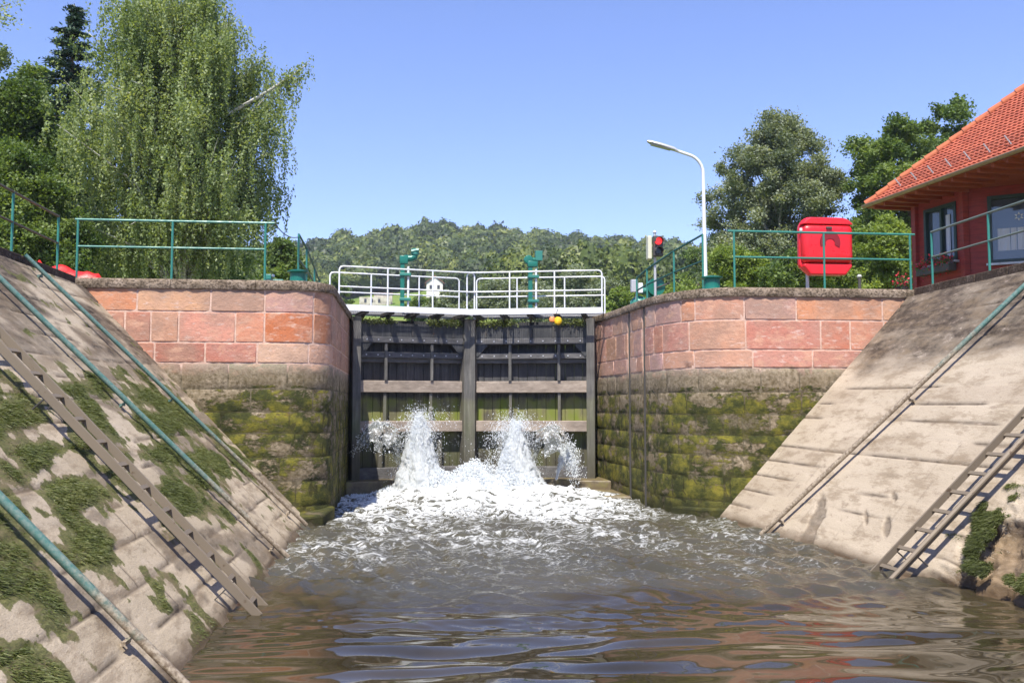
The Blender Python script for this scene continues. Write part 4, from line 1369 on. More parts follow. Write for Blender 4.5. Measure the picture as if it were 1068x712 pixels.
M['rail_dark'] = paint('dark green rail', (0.02, 0.10, 0.085), 0.4, (0.05, 0.05, 0.05), 0.4)
railing('dark sloping railing around the right curved corner beside the signal', [(5.72, 18.35, zt, 1.16), (5.40, 19.3, zt, 0.98), (5.08, 20.3, zt, 0.74), (4.96, 20.75, zt, 0.60)], topmat='rail_dark')
railing('small sloping railing at the left corner behind the green bollard', [(-2.17, 18.7, zt, 1.08), (-2.10, 19.5, zt, 0.93), (-2.06, 20.7, zt, 0.7), (-2.03, 21.5, zt, 0.55)], topmat='rail_dark')
def build_chain():
    q = MB(); a = Vector((-2.46, 17.5, 5.33)); b = Vector((-2.17, 18.7, 5.35)); b = Vector((-2.17, 18.7, 5.30))
    q.tube([a.lerp(b, t) + Vector((0, 0, -0.10 * 4 * t * (1 - t))) for t in [k / 10 for k in range(11)]], 0.009, 6)
    tag(q.build('chain', M['steel_dark'], loc=tuple(a)), 'thin dark chain slung between the two left railings', 'chain')
build_chain()

# short white handrail stub on the left of the gate
# ================================================================ BOLLARDS + BOXES
def bollard(x, y, label, s=1.0):
    root = empty('bollard', (x, y, 4.27), label, 'bollard', 'green mooring bollards')
    q = MB(); q.lathe([(0.17 * s, 0), (0.16 * s, 0.02), (0.155 * s, 0.20), (0.165 * s, 0.235)], (x, y, 4.27), 28); q.build('drum', M['green_dark'], root, smooth=True)
    q = MB(); q.lathe([(0.17 * s, 0.2352), (0.205 * s, 0.25), (0.21 * s, 0.275), (0.15 * s, 0.29), (0.03, 0.293)], (x, y, 4.27), 28); q.build('cap', M['green_dark'], root, smooth=True)
bollard(-2.10, 18.05, 'green iron bollard on the left wall corner', 0.95)
bollard(5.80, 18.05, 'green iron bollard on the right wall below the street lamp', 1.0)
def small_box():
    root = empty('mooring_cleat', (-2.55, 17.85, 4.27), 'low green metal fitting between left railing and bollard', 'mooring fitting')
    q = MB(); q.box((-2.50, 17.85, 4.31), (0.34, 0.16, 0.09)); q.build('base', M['green'], root, bevel=0.012)
    q = MB(); q.box((-2.60, 17.85, 4.40), (0.10, 0.12, 0.10)); q.build('block', M['green'], root, bevel=0.012)
    q = MB(); q.lathe([(0.02, 0), (0.03, 0.02), (0.02, 0.05)], (-2.52, 17.85, 4.40), 10); q.build('knob', M['white'], root, smooth=True)
small_box()

# green winch + small grey cabinet by the signal
def winch():
    root = empty('winch', (5.35, 21.3, 4.25), 'green geared hand winch behind the dark sloping railing', 'winch')
    q = MB(); q.lathe([(0.20, 0), (0.22, 0.05), (0.20, 0.17), (0.12, 0.25), (0.03, 0.28)], (5.12, 21.2, 4.25), 22); q.build('gear_cover', M['green'], root, smooth=True)
    q = MB(); q.box((5.45, 21.35, 4.52), (0.22, 0.26, 0.54)); q.build('stand', M['green_dark'], root, bevel=0.02)
    q = MB(); q.tube([(5.10, 21.3, 4.66), (5.55, 21.3, 4.66)], 0.075, 14); q.build('shaft', M['green'], root, smooth=True)
    q = MB(); q.tube([(5.50, 21.12, 4.74), (5.50, 21.34, 4.74)], 0.20, 22); q.build('drum', M['green_dark'], root, smooth=True)
    q = MB(); q.tube([(5.46, 21.1, 4.70), (5.74, 21.08, 4.80), (5.76, 20.96, 4.80)], 0.018, 8); q.build('crank', M['steel_dark'], root, smooth=True)
winch()
def cabinet():
    root = empty('control_box', (5.02, 21.0, 4.25), 'small white and grey control box on a post beside the winch', 'control box')
    q = MB(); q.tube([(5.02, 21.05, 4.22), (5.02, 21.05, 4.6)], 0.022, 8); q.build('post', M['galv'], root, smooth=True)
    q = MB(); q.box((4.97, 21.05, 4.74), (0.15, 0.13, 0.28)); q.build('housing', M['galv'], root, bevel=0.01)
    q = MB(); q.box((5.10, 21.04, 4.69), (0.10, 0.16, 0.22)); q.build('cover', M['white'], root, bevel=0.01)
cabinet()

# ================================================================ SIGNAL
def signal():
    x, y = 5.44, 21.0
    root = empty('traffic_signal', (x, y, 4.25), 'lock traffic signal showing red on a pale pole', 'signal')
    q = MB(); q.tube([(x, y, 4.25), (x, y, 5.95)], 0.030, 10); q.lathe([(0.05, 0), (0.04, 0.03), (0.01, 0.05)], (x, y, 5.95), 10); q.build('pole', M['galv'], root, smooth=True)
    q = MB(); q.box((x + 0.04, y - 0.10, 5.62), (0.22, 0.13, 0.46)); q.build('housing', M['steel_dark'], root, bevel=0.02)
    t = NT('cream signal screen'); cm = t.done(t.pbr((0.62, 0.60, 0.45), 0.5))
    q = MB(); q.box((x - 0.13, y + 0.02, 5.60), (0.09, 0.20, 0.52)); q.build('side_unit', cm, root, bevel=0.015)
    t = NT('lit red lens'); e = t.pbr((0.8, 0.02, 0.02), 0.3)
    e.inputs['Emission Color'].default_value = (1, 0.03, 0.03, 1); e.inputs['Emission Strength'].default_value = 0.9
    rm = t.done(e)
    t = NT('dark lens'); dm = t.done(t.pbr((0.02, 0.02, 0.02), 0.15))
    for dz, mm, nm in ((0.11, rm, 'red_lens'), (-0.11, dm, 'dark_lens')):
        q = MB(); q.tube([(x + 0.04, y - 0.166, 5.62 + dz), (x + 0.04, y - 0.182, 5.62 + dz)], [0.082, 0.07], 20); q.build(nm, mm, root, smooth=True)
        q = MB()
        a = [(x + 0.04 + 0.092 * math.cos(R(k)), 5.62 + dz + 0.092 * math.sin(R(k))) for k in range(-10, 191, 20)]
        b = len(q.v)
        for (px, pz) in a:
            q.v.append((px, y - 0.165, pz)); q.v.append((px, y - 0.30, pz - 0.01))
        for k in range(len(a) - 1): q.face((b + 2 * k, b + 2 * k + 1, b + 2 * k + 3, b + 2 * k + 2))
        vz = q.build('visor', M['steel_dark'], root); sm = vz.modifiers.new('thick', 'SOLIDIFY'); sm.thickness = 0.006
signal()

# ================================================================ STREET LAMP
def lamp():
    x, y = 9.42, 30.0
    root = empty('street_lamp', (x, y, 4.2), 'tall white street lamp with curved arm reaching left', 'street lamp')
    zt_ = 10.0
    pts = [(x, y, 4.2), (x, y, 6.5), (x - 0.02, y, zt_ - 0.4)]
    for k in range(1, 7):
        a = R(k * 13)
        pts.append((x - 0.02 - 0.62 * (1 - math.cos(a)), y, zt_ - 0.4 + 0.62 * math.sin(a)))
    pts.append((x - 0.95, y, 10.34))
    q = MB(); q.tube(pts, [0.085, 0.075, 0.052] + [0.05] * 6 + [0.05], 14); q.build('pole', M['white'], root, smooth=True)
    hx = pts[-1][0]
    q = MB()
    prof = [(hx + 0.12, 10.30, 0.05, 0.05), (hx - 0.05, 10.36, 0.11, 0.09), (hx - 0.45, 10.46, 0.15, 0.10), (hx - 0.80, 10.56, 0.12, 0.08), (hx - 0.92, 10.60, 0.05, 0.04)]
    n = 14; b = len(q.v)
    for (px, pz, w, h) in prof:
        for k in range(n):
            a = 2 * math.pi * k / n
            q.v.append((px, y + w * math.cos(a), pz + h * max(math.sin(a), -0.25)))
    for i in range(len(prof) - 1):
        for k in range(n):
            k2 = (k + 1) % n; q.face((b + i * n + k, b + i * n + k2, b + (i + 1) * n + k2, b + (i + 1) * n + k))
    q.face([b + k for k in range(n)]); q.face([b + (len(prof) - 1) * n + k for k in range(n)])
    q.build('luminaire', M['galv'], root, smooth=True)
    t = NT('lamp glass bowl'); gm = t.done(t.pbr((0.35, 0.34, 0.30), 0.2))
    q = MB(); q.bar((hx - 0.14, y, 10.35), (hx - 0.80, y, 10.51), 0.17, 0.05); q.build('lens_cover', gm, root, bevel=0.015)
lamp()

# ================================================================ LIFEBUOY CABINET
def lifebuoy_cabinet():
    cx, y = 8.42, 18.75; z0, z1 = 4.71, 5.90
    root = empty('lifebuoy_cabinet', (cx, y, 4.25), 'large red plastic lifebuoy cabinet on a short pole behind the right railing', 'lifebuoy cabinet')
    W = 0.56
    def rr_poly(w, a, b, ct, cb, n=5):
        P = []
        # bottom chamfers, rounded top corners
        P += [(-w + cb * 1.3, a), (w - cb * 1.3, a)]
        P += [(w - 0.02, a + cb), (w, a + cb + 0.05)]
        P += [(w - ct + ct * math.cos(R(k * 90 / n)), b - ct + ct * math.sin(R(k * 90 / n))) for k in range(n + 1)]
        P += [(-w + ct - ct * math.sin(R(k * 90 / n)), b - ct + ct * math.cos(R(k * 90 / n))) for k in range(n + 1)]
        P += [(-w, a + cb + 0.05), (-w + 0.02, a + cb)]
        return P
    # back tray
    q = MB(); q.prism(rr_poly(W, z0, z1, 0.26, 0.16), lambda x, z: (cx + x, y + 0.10, z), lambda x, z: (cx + x, y - 0.03, z)); q.build('back_tray', M['red'], root, bevel=0.03)
    # domed front cover built from shrinking outlines
    q = MB()
    rings = [(0.0, 0.985), (0.05, 0.975), (0.10, 0.93), (0.135, 0.86), (0.15, 0.74)]
    polys = []
    cz = (z0 + 0.20 + z1 - 0.14) / 2
    basep = rr_poly(W - 0.01, z0 + 0.24, z1 - 0.155, 0.10, 0.05)
    b = len(q.v); n = len(basep)
    for (d, k) in rings:
        for (x, z) in basep:
            q.v.append((cx + x * k, y - 0.045 - d, cz + (z - cz) * k))
    for i in range(len(rings) - 1):
        for k in range(n):
            k2 = (k + 1) % n; q.face((b + i * n + k, b + i * n + k2, b + (i + 1) * n + k2, b + (i + 1) * n + k))
    q.face([b + (len(rings) - 1) * n + k for k in range(n)]); q.face([b + k for k in range(n)])
    q.build('front_cover', M['red'], root, smooth=True)
    # top hood, overlapping lip
    q = MB()
    def hood(x0, x1, zA, zB, d0, d1):
        pass
    tp = [(-W, z1 - 0.16), (W, z1 - 0.16)] + [(W - 0.24 + 0.24 * math.cos(R(k * 18)), z1 - 0.20 + 0.20 * math.sin(R(k * 18))) for k in range(1, 6)] + [(-W + 0.24 - 0.24 * math.sin(R(k * 18)), z1 - 0.20 + 0.20 * math.cos(R(k * 18))) for k in range(0, 5)]
    q.prism(tp, lambda x, z: (cx + x * 1.01, y - 0.032, z + 0.004), lambda x, z: (cx + x * 0.94, y - 0.17, z - 0.03 * (z > z1 - 0.1)))
    q.build('hood', M['red'], root, bevel=0.03)
    # lower pan
    q = MB(); lp_ = [(-W + 0.17, z0 - 0.004), (W - 0.17, z0 - 0.004), (W - 0.03, z0 + 0.16), (W - 0.03, z0 + 0.21), (-W + 0.03, z0 + 0.21), (-W + 0.03, z0 + 0.16)]
    q.prism(lp_, lambda x, z: (cx + x, y - 0.035, z), lambda x, z: (cx + x * 0.95, y - 0.14, z + 0.01)); q.build('lower_pan', M['red'], root, bevel=0.022)
    # crescent grip recess
    q = MB()
    out = [(0.215 * math.cos(R(k)), 0.24 * math.sin(R(k))) for k in range(-25, 206, 15)]
    inn = [(0.10 * math.cos(R(k)), 0.09 * math.sin(R(k)) - 0.01) for k in range(205, -26, -15)]
    q.prism(out + inn, lambda x, z: (cx + 0.02 + x, y - 0.196, z + 5.36), lambda x, z: (cx + 0.02 + x, y - 0.206, z + 5.36)); q.build('grip_recess', M['red_deep'], root)
    q = MB(); q.box((cx - 0.0, y - 0.2, 5.66), (0.12, 0.05, 0.05)); q.build('latch', M['steel_dark'], root, bevel=0.006)
    q = MB(); q.box((cx - W + 0.01, y - 0.1, 5.63), (0.05, 0.04, 0.06)); q.build('hinge', M['white'], root, bevel=0.006)
    q = MB(); q.tube([(cx - 0.33, y + 0.14, 4.2), (cx - 0.33, y + 0.14, 5.2)], 0.035, 12); q.build('stand_pole', M['galv'], root, smooth=True)
lifebuoy_cabinet()

def dark_post():
    root = empty('mooring_post', (9.75, 20.0, 4.2), 'slim black post between the red cabinet and the house', 'post')
    q = MB(); q.tube([(9.75, 20, 4.2), (9.75, 20, 4.85)], 0.035, 10); q.build('shaft', M['steel_dark'], root, smooth=True)
    q = MB(); q.lathe([(0.045, 0), (0.06, 0.03), (0.03, 0.07)], (9.75, 20, 4.85), 12); q.build('knob', M['galv'], root, smooth=True)
dark_post()

def red_tarp():
    # crumpled red tarpaulin lying behind the left railing
    nu, nv = 26, 14
    U, V = np.meshgrid(np.linspace(0, 1, nu), np.linspace(0, 1, nv), indexing='ij')
    X = -7.0 + 1.3 * U; Y_ = 18.3 + 0.5 * V
    Z = 4.22 + 0.55 * (1 - U * 0.55) * np.sin(np.pi * V) ** 0.6 * (0.7 + 0.6 * fbm(U * 5, V * 3, 1.0, 3)) * sstep(0, 0.08, U) * sstep(1.0, 0.94, U)
    t = NT('red tarpaulin'); n = t.noise(t.pos(), 7, 4)
    m = t.done(t.pbr(t.ramp(n, [(0.3, (0.55, 0.01, 0.008)), (0.7, (0.78, 0.025, 0.015))]), 0.4, t.bump(n, 0.5, 0.03)))
    o = np_mesh('tarpaulin', np.stack([X.ravel(), Y_.ravel(), Z.ravel()], 1), grid_faces(nu, nv), m, origin=(-6.4, 18.5, 4.22), smooth=True)
    tag(o, 'crumpled bright red tarpaulin behind the end of the left wall', 'tarpaulin')
red_tarp()

# ================================================================ HOUSE
def house():
    t = NT('red timber cladding'); v = t.pos()
    z = t.sep(v, 2)
    w = t.n('ShaderNodeTexWave', wave_type='BANDS', bands_direction='Z', wave_profile='SAW')
    w.inputs['Scale'].default_value = 2.4; t.l(v, w.inputs[0])
    n = t.noise(t.pos((2, 2, 9)), 2, 5)
    c = t.ramp(n, [(0.3, (0.18, 0.014, 0.012)), (0.7, (0.29, 0.026, 0.020))])
    c = t.mix(t.ramp(w.outputs[0], [(0.0, 0.8), (0.07, 0.0)]), c, (0.04, 0.005, 0.004))
    wall = t.done(t.pbr(c, 0.6, t.bump(w.outputs[0], 0.5, 0.02)))
    t = NT('clay roof tile'); tone = t.attr('tone', 'Color'); n = t.noise(t.pos(), 5, 5)
    tile = t.done(t.pbr(t.mix(t.ramp(n, [(0.4, 0.0), (0.7, 0.35)]), tone, (0.22, 0.07, 0.035)), 0.7))
    t = NT('stained soffit wood'); n = t.noise(t.pos((1, 6, 6)), 3, 5)
    soff = t.done(t.pbr(t.ramp(n, [(0.3, (0.22, 0.04, 0.012)), (0.7, (0.33, 0.07, 0.02))]), 0.6))
    t = NT('window glass'); g = t.pbr((0.05, 0.07, 0.10), 0.04, spec=1.0); glass = t.done(g)
    gutter_m = paint('weathered gutter', (0.30, 0.22, 0.13), 0.5, (0.12, 0.09, 0.05), 0.6, 0.3)
    frame_m = paint('dark green frame', (0.012, 0.035, 0.03), 0.4, (0.02, 0.03, 0.03), 0.2)
    t = NT('net curtain'); cur = t.done(t.pbr((0.55, 0.58, 0.65), 0.9))
    P0 = Vector((12.2, 22.0, 0)); d1 = Vector((0.14, -0.99, 0)).normalized()
    P1 = P0 + d1 * 1.66
    d2 = Vector((0.82, -0.57, 0)).normalized(); P2 = P1 + d2 * 3.2
    P3 = P2 + Vector((3.5, -0.2, 0)); P4 = Vector((18.6, 21.0, 0)); P5 = Vector((18.0, 23.0, 0))
    root = empty('lock_house', tuple(P1 + Vector((0, 0, 4.2))), 'red timber lock keeper house with orange tiled roof above the right bank', 'house')
    zb, ztp = 4.15, 7.10
    pts = [P0, P1, P2, P3, P4, P5]
    def wallseg(a, b, hole):
        # wall as boxes round one opening: hole=(u0,u1,z0,z1)
        q = MB(); d = (b - a); L = d.length; d.normalize(); nn = Vector((d.y, -d.x, 0))   # outward towards camera/left
        if nn.dot(Vector((-1, -1, 0))) < 0: nn = -nn
        th = 0.18
        def bx(u0, u1, z0, z1):
            vs = [a + d * u + nn * o + Vector((0, 0, z)) for z in (z0, z1) for o in (-th, 0) for u in (u0, u1)]
            q.add(vs, [(0, 2, 3, 1), (4, 5, 7, 6), (0, 1, 5, 4), (2, 6, 7, 3), (0, 4, 6, 2), (1, 3, 7, 5)])
        if hole:
            u0, u1, z0, z1 = hole
            bx(0, u0, zb, ztp); bx(u1, L, zb, ztp); bx(u0, u1, zb, z0); bx(u0, u1, z1, ztp)
        else:
            bx(0, L, zb, ztp)
        q.build('wall', wall, root)
        return a, d, nn
    def window(a, d, nn, hole, mull, curtain):
        u0, u1, z0, z1 = hole
        def F(u, o, z): return a + d * u + nn * o + Vector((0, 0, z))
        q = MB()
        def bx(qq, ua, ub, oa, ob, za, zb_):
            vs = [F(u, o, z) for z in (za, zb_) for o in (oa, ob) for u in (ua, ub)]
            qq.add(vs, [(0, 2, 3, 1), (4, 5, 7, 6), (0, 1, 5, 4), (2, 6, 7, 3), (0, 4, 6, 2), (1, 3, 7, 5)])
        fw = 0.08
        bx(q, u0, u0 + fw, -0.12, 0.025, z0, z1); bx(q, u1 - fw, u1, -0.12, 0.025, z0, z1)
        bx(q, u0 + fw, u1 - fw, -0.12, 0.025, z0, z0 + fw); bx(q, u0 + fw, u1 - fw, -0.12, 0.025, z1 - fw, z1)
        for k in mull:
            um = u0 + (u1 - u0) * k; bx(q, um - 0.035, um + 0.035, -0.10, 0.01, z0 + fw, z1 - fw)
        win = q.build('window', frame_m, root, bevel=0.006)
        q = MB(); bx(q, u0 + fw, u1 - fw, -0.09, -0.075, z0 + fw, z1 - fw); q.build('pane', glass, win)
        q = MB(); bx(q, u0 - 0.05, u1 + 0.05, 0.0, 0.12, z0 - 0.05, z0 - 0.003); q.build('sill', M['galv'], win)
        for (k0, k1, za, zc_) in curtain:
            q = MB()
            ua = u0 + (u1 - u0) * k0; ub = u0 + (u1 - u0) * k1
            n = 14; b = len(q.v)
            for i in range(n + 1):
                u = ua + (ub - ua) * i / n
                o = -0.068 + 0.010 * math.sin(i * 1.9)
                q.v.append(tuple(F(u, o, za))); q.v.append(tuple(F(u, o, zc_)))
            for i in range(n): q.face((b + 2 * i, b + 2 * i + 2, b + 2 * i + 3, b + 2 * i + 1))
            cu = q.build('curtain', cur, win)
        return win, F
    h1 = (0.30, 1.42, 5.38, 6.74)
    a, d, nn = wallseg(P0, P1, h1)
    wn1, F = window(a, d, nn, h1, (0.52,), [(0.60, 0.74, 5.5, 6.5)])
    h2 = (0.48, 2.35, 5.22, 6.74)
    a2, dd2, nn2 = wallseg(P1, P2, h2)
    wn2, F2 = window(a2, dd2, nn2, h2, (), [(0.10, 0.42, 5.5, 6.0), (0.46, 0.52, 5.5, 6.0), (0.58, 0.90, 5.5, 6.0)])
    # star ornament hanging in the window
    q = MB(); cu = h2[0] + 0.62; cz_ = 6.24
    for k in range(6):
        a_ = R(60 * k + 30); r0, r1 = 0.05, 0.10
        p = [(cu + r0 * math.cos(a_ - 0.5), cz_ + r0 * math.sin(a_ - 0.5)), (cu + r1 * math.cos(a_), cz_ + r1 * math.sin(a_)), (cu + r0 * math.cos(a_ + 0.5), cz_ + r0 * math.sin(a_ + 0.5))]
        q.prism(p, lambda u, z: F2(u, -0.06, z), lambda u, z: F2(u, -0.05, z))
    q.build('star_ornament', M['white'], wn2)
    for A_, B_ in ((P2, P3), (P3, P4), (P4, P5), (P5, P0)): wallseg(A_, B_, None)
    # corner boards
    for c_ in (P0, P1):
        q = MB(); q.box((c_.x - 0.01, c_.y - 0.02, (zb + ztp) / 2), (0.14, 0.14, ztp - zb)); q.build('corner_board', wall, root, bevel=0.01)
    # ---- roof: hip roof, eave plan parallel to wall one
    E0 = Vector((11.22, 22.55, 7.00)); e1 = Vector((0.10, -0.995, 0)).normalized(); e2 = Vector((0.995, 0.10, 0)).normalized()
    Lr, Wr, pit = 9.0, 8.0, math.tan(R(42.5))
    E1 = E0 + e1 * Lr; E2 = E1 + e2 * Wr; E3 = E0 + e2 * Wr
    R0 = E0 + e1 * (Wr / 2) + e2 * (Wr / 2) + Vector((0, 0, Wr / 2 * pit))
    R1 = E1 - e1 * (Wr / 2) + e2 * (Wr / 2) + Vector((0, 0, Wr / 2 * pit))
    rm = MB(); rr = random.Random(9)
    th = 0.03
    def tiles(A, B, C_, D_):
        # plane A(eave) B(eave) C_(ridge over B) D_(ridge over A); rows of tiles
        dn = (B - A); L = dn.length; dn.normalize()
        upv = (D_ - A) - dn * (D_ - A).dot(dn); H = upv.length; upv.normalize()
        nn_ = dn.cross(upv)
        if nn_.z < 0: nn_ = -nn_
        ua, ub = (D_ - A).dot(dn), (C_ - A).dot(dn)
        rows = int(H / 0.15)
        for r in range(rows):
            h0 = H * r / rows; h1_ = H * (r + 1) / rows + 0.03
            l0 = ua * (h0 / H); l1 = L + (ub - L) * (h0 / H)
            w = 0.15; nC = max(1, int((l1 - l0) / w)); o = (r % 2) * 0.5 * w
            for k in range(-1, nC + 1):
                x0 = l0 + k * w + o; x1 = x0 + w - 0.012
                x0c = max(x0, l0); x1c = min(x1, l1)
                if x1c - x0c < 0.03: continue
                g = rr.random()
                rm.cur = (0.31 + 0.13 * g, 0.062 + 0.04 * g, 0.028 + 0.02 * g)
                lift0 = 0.045; lift1 = 0.012
                xm = (x0c + x1c) / 2
                p = [A + dn * x0c + upv * h0 + nn_ * (lift0 - 0.012), A + dn * xm + upv * h0 + nn_ * (lift0 + 0.012), A + dn * x1c + upv * h0 + nn_ * (lift0 - 0.012),
                     A + dn * x1c + upv * h1_ + nn_ * lift1, A + dn * xm + upv * h1_ + nn_ * (lift1 + 0.015), A + dn * x0c + upv * h1_ + nn_ * lift1,
                     A + dn * x0c + upv * h0, A + dn * x1c + upv * h0]
                rm.add(p, [(0, 1, 4, 5), (1, 2, 3, 4), (6, 0, 1, 2, 7)])
    tiles(E0, E1, R1, R0); tiles(E3, E0, R0, R0); tiles(E1, E2, R1, R1)
    b = len(rm.v); rm.cur = (0.3, 0.1, 0.05)
    rm.v.extend([tuple(p) for p in (E0, E1, E2, E3, R0, R1)])
    for f in ((0, 1, 5, 4), (1, 2, 5), (2, 3, 4, 5), (3, 0, 4)): rm.face([b + i for i in f])
    roof = rm.build('roof', tile, root)
    q = MB(); q.cur = (0.52, 0.14, 0.055)
    def ridge(A, B):
        L = (B - A).length; n = int(L / 0.33); d = (B - A).normalized()
        for k in range(n):
            a_ = A + d * (L * k / n); b_ = A + d * (L * (k + 1.06) / n)
            q.tube([a_ + Vector((0, 0, 0.045)), b_ + Vector((0, 0, 0.03))], [0.105, 0.085], 10)
    ridge(E0, R0); ridge(R0, R1); ridge(E1, R1)
    q.build('ridge_tiles', tile, roof, smooth=True)
    q = MB()
    for A, B in ((E0, E1), (E1, E2), (E2, E3), (E3, E0)):
        pass
    ds = Vector((0, 0, -0.03))
    q.prism([(0, 0), (Lr, 0), (Lr, Wr), (0, Wr)], lambda u, w_: E0 + e1 * u + e2 * w_ + Vector((0, 0, -0.05)), lambda u, w_: E0 + e1 * u + e2 * w_ + Vector((0, 0, -0.01)))
    q.build('soffit', soff, root)
    for k in range(22):
        u = 0.3 + k * 0.42
        q = MB(); q.bar(E0 + e1 * u + e2 * 0.02 + Vector((0, 0, -0.09)), E0 + e1 * u + e2 * 1.05 + Vector((0, 0, -0.09)), 0.07, 0.075)
        q.build('rafter', soff, root)
    # gutter (half round) along the eave
    def gut(A, B):
        q = MB(); d = (B - A).normalized(); s = d.cross(Vector((0, 0, 1)))
        b = len(q.v); n = 9
        for P in (A, B):
            for k in range(n):
                a_ = math.pi * k / (n - 1)
                q.v.append(tuple(P + s * 0.07 * math.cos(a_) - Vector((0, 0, 0.07 * math.sin(a_)))))
        for k in range(n - 1): q.face((b + k, b + k + 1, b + n + k + 1, b + n + k))
        q.face([b + k for k in range(n)]); q.face([b + n + k for k in range(n)])
        g = q.build('gutter', gutter_m, root, smooth=True); sm = g.modifiers.new('t', 'SOLIDIFY'); sm.thickness = 0.008
    go = -e2 * 0.05 + Vector((0, 0, 0.02))
    gut(E0 + go - e1 * 0.04, E1 + go)
    # snow guard: brackets with wire mesh
    upv = (e2 + Vector((0, 0, pit))).normalized(); nv = (e2 * -pit + Vector((0, 0, 1))).normalized()
    for k in range(14):
        A = E0 + e1 * (1.0 + k * 0.62) + upv * 0.42
        q = MB(); q.bar(A + nv * 0.03, A + nv * 0.25, 0.015, 0.03)
        q.build('snow_guard_bracket', M['galv'], roof)
    q = MB()
    for j in range(4):
        q.tube([E0 + e1 * 1.0 + upv * 0.42 + nv * (0.08 + 0.05 * j), E0 + e1 * 9.0 + upv * 0.42 + nv * (0.08 + 0.05 * j)], 0.004, 4)
    q.build('snow_guard_wire', M['steel_dark'], roof)
    return F, nn, h1
Fh, nnh, hh = house()

def flowerbox(Ff, u0, u1, zz, out, label, name, groundpot=None, seed=1):
    rr = np.random.default_rng(seed)
    lm = m_leaf('flower leaves', (0.03, 0.08, 0.015), (0.06, 0.13, 0.03), (0.10, 0.18, 0.05), 0.25)
    t = NT('red petals'); r_ = t.attr('shade'); pm = t.done(t.pbr(t.ramp(r_, [(0, (0.55, 0.01, 0.03)), (1, (0.8, 0.04, 0.10))]), 0.6))
    if groundpot is None:
        c0 = Ff((u0 + u1) / 2, out, zz)
        root = empty(name, tuple(c0), label, 'flower box')
        q = MB(); q.bar(Ff(u0, out, zz), Ff(u1, out, zz), 0.20, 0.17); q.build('trough', M['steel_dark'], root, bevel=0.01)
        n = 900; uu = rr.uniform(u0, u1, n)
        C = np.array([tuple(Ff(a, out + rr.normal(0, .09), zz + 0.14 + rr.normal(0.0, 0.10))) for a in uu])
    else:
        root = empty(name, groundpot, label, 'flower pot')
        q = MB(); q.lathe([(0.10, 0), (0.14, 0.2), (0.15, 0.22)], groundpot, 16); q.build('pot', M['steel_dark'], root, smooth=True)
        n = 350; C = np.array(groundpot) + np.array([0, 0, 0.28]) + rr.normal(0, 0.085, (n, 3))
    kind = rr.random(n) < 0.5
    for mask, mat, nm, sz in ((~kind, lm, 'leaves', 0.045), (kind, pm, 'blossom', 0.038)):
        Cc = C[mask]; v, f, s = quads(Cc, sz, rr)
        np_mesh(nm, v, f, mat, root, {'shade': s})

def quads(Cc, size, rr, up_bias=0.3, aspect=1.4, shade=None, dirv=None):
    n = len(Cc)
    nrm = rr.normal(0, 1, (n, 3)); nrm[:, 2] = np.abs(nrm[:, 2]) + up_bias
    nrm /= np.linalg.norm(nrm, axis=1)[:, None]
    if dirv is None:
        a = np.cross(nrm, rr.normal(0, 1, (n, 3)))
    else:
        a = dirv - nrm * np.sum(dirv * nrm, 1)[:, None]
    a /= np.linalg.norm(a, axis=1)[:, None] + 1e-9
    b = np.cross(nrm, a)
    s = (size * (0.6 + 0.8 * rr.random(n)))[:, None] if np.isscalar(size) else (size * (0.7 + 0.6 * rr.random(n)))[:, None]
    # leaf = rhombus-like quad
    v = np.stack([Cc - a * s * aspect * 0.5, Cc + b * s * 0.42, Cc + a * s * aspect * 0.5, Cc - b * s * 0.42], 1).reshape(-1, 3)
    f = np.arange(n * 4).reshape(n, 4)
    sh = np.repeat(np.clip(shade if shade is not None else rr.random(n), 0, 1), 4)
    return v, f, sh
flowerbox(Fh, 0.28, 1.44, 5.22, 0.16, 'window box of red geraniums under the small house window', 'flower_box', seed=4)
flowerbox(None, 0, 0, 0, 0, 'small dark pot of red flowers at the far end of the right wall', 'flower_pot', groundpot=(9.75, 18.2, 4.2), seed=6)

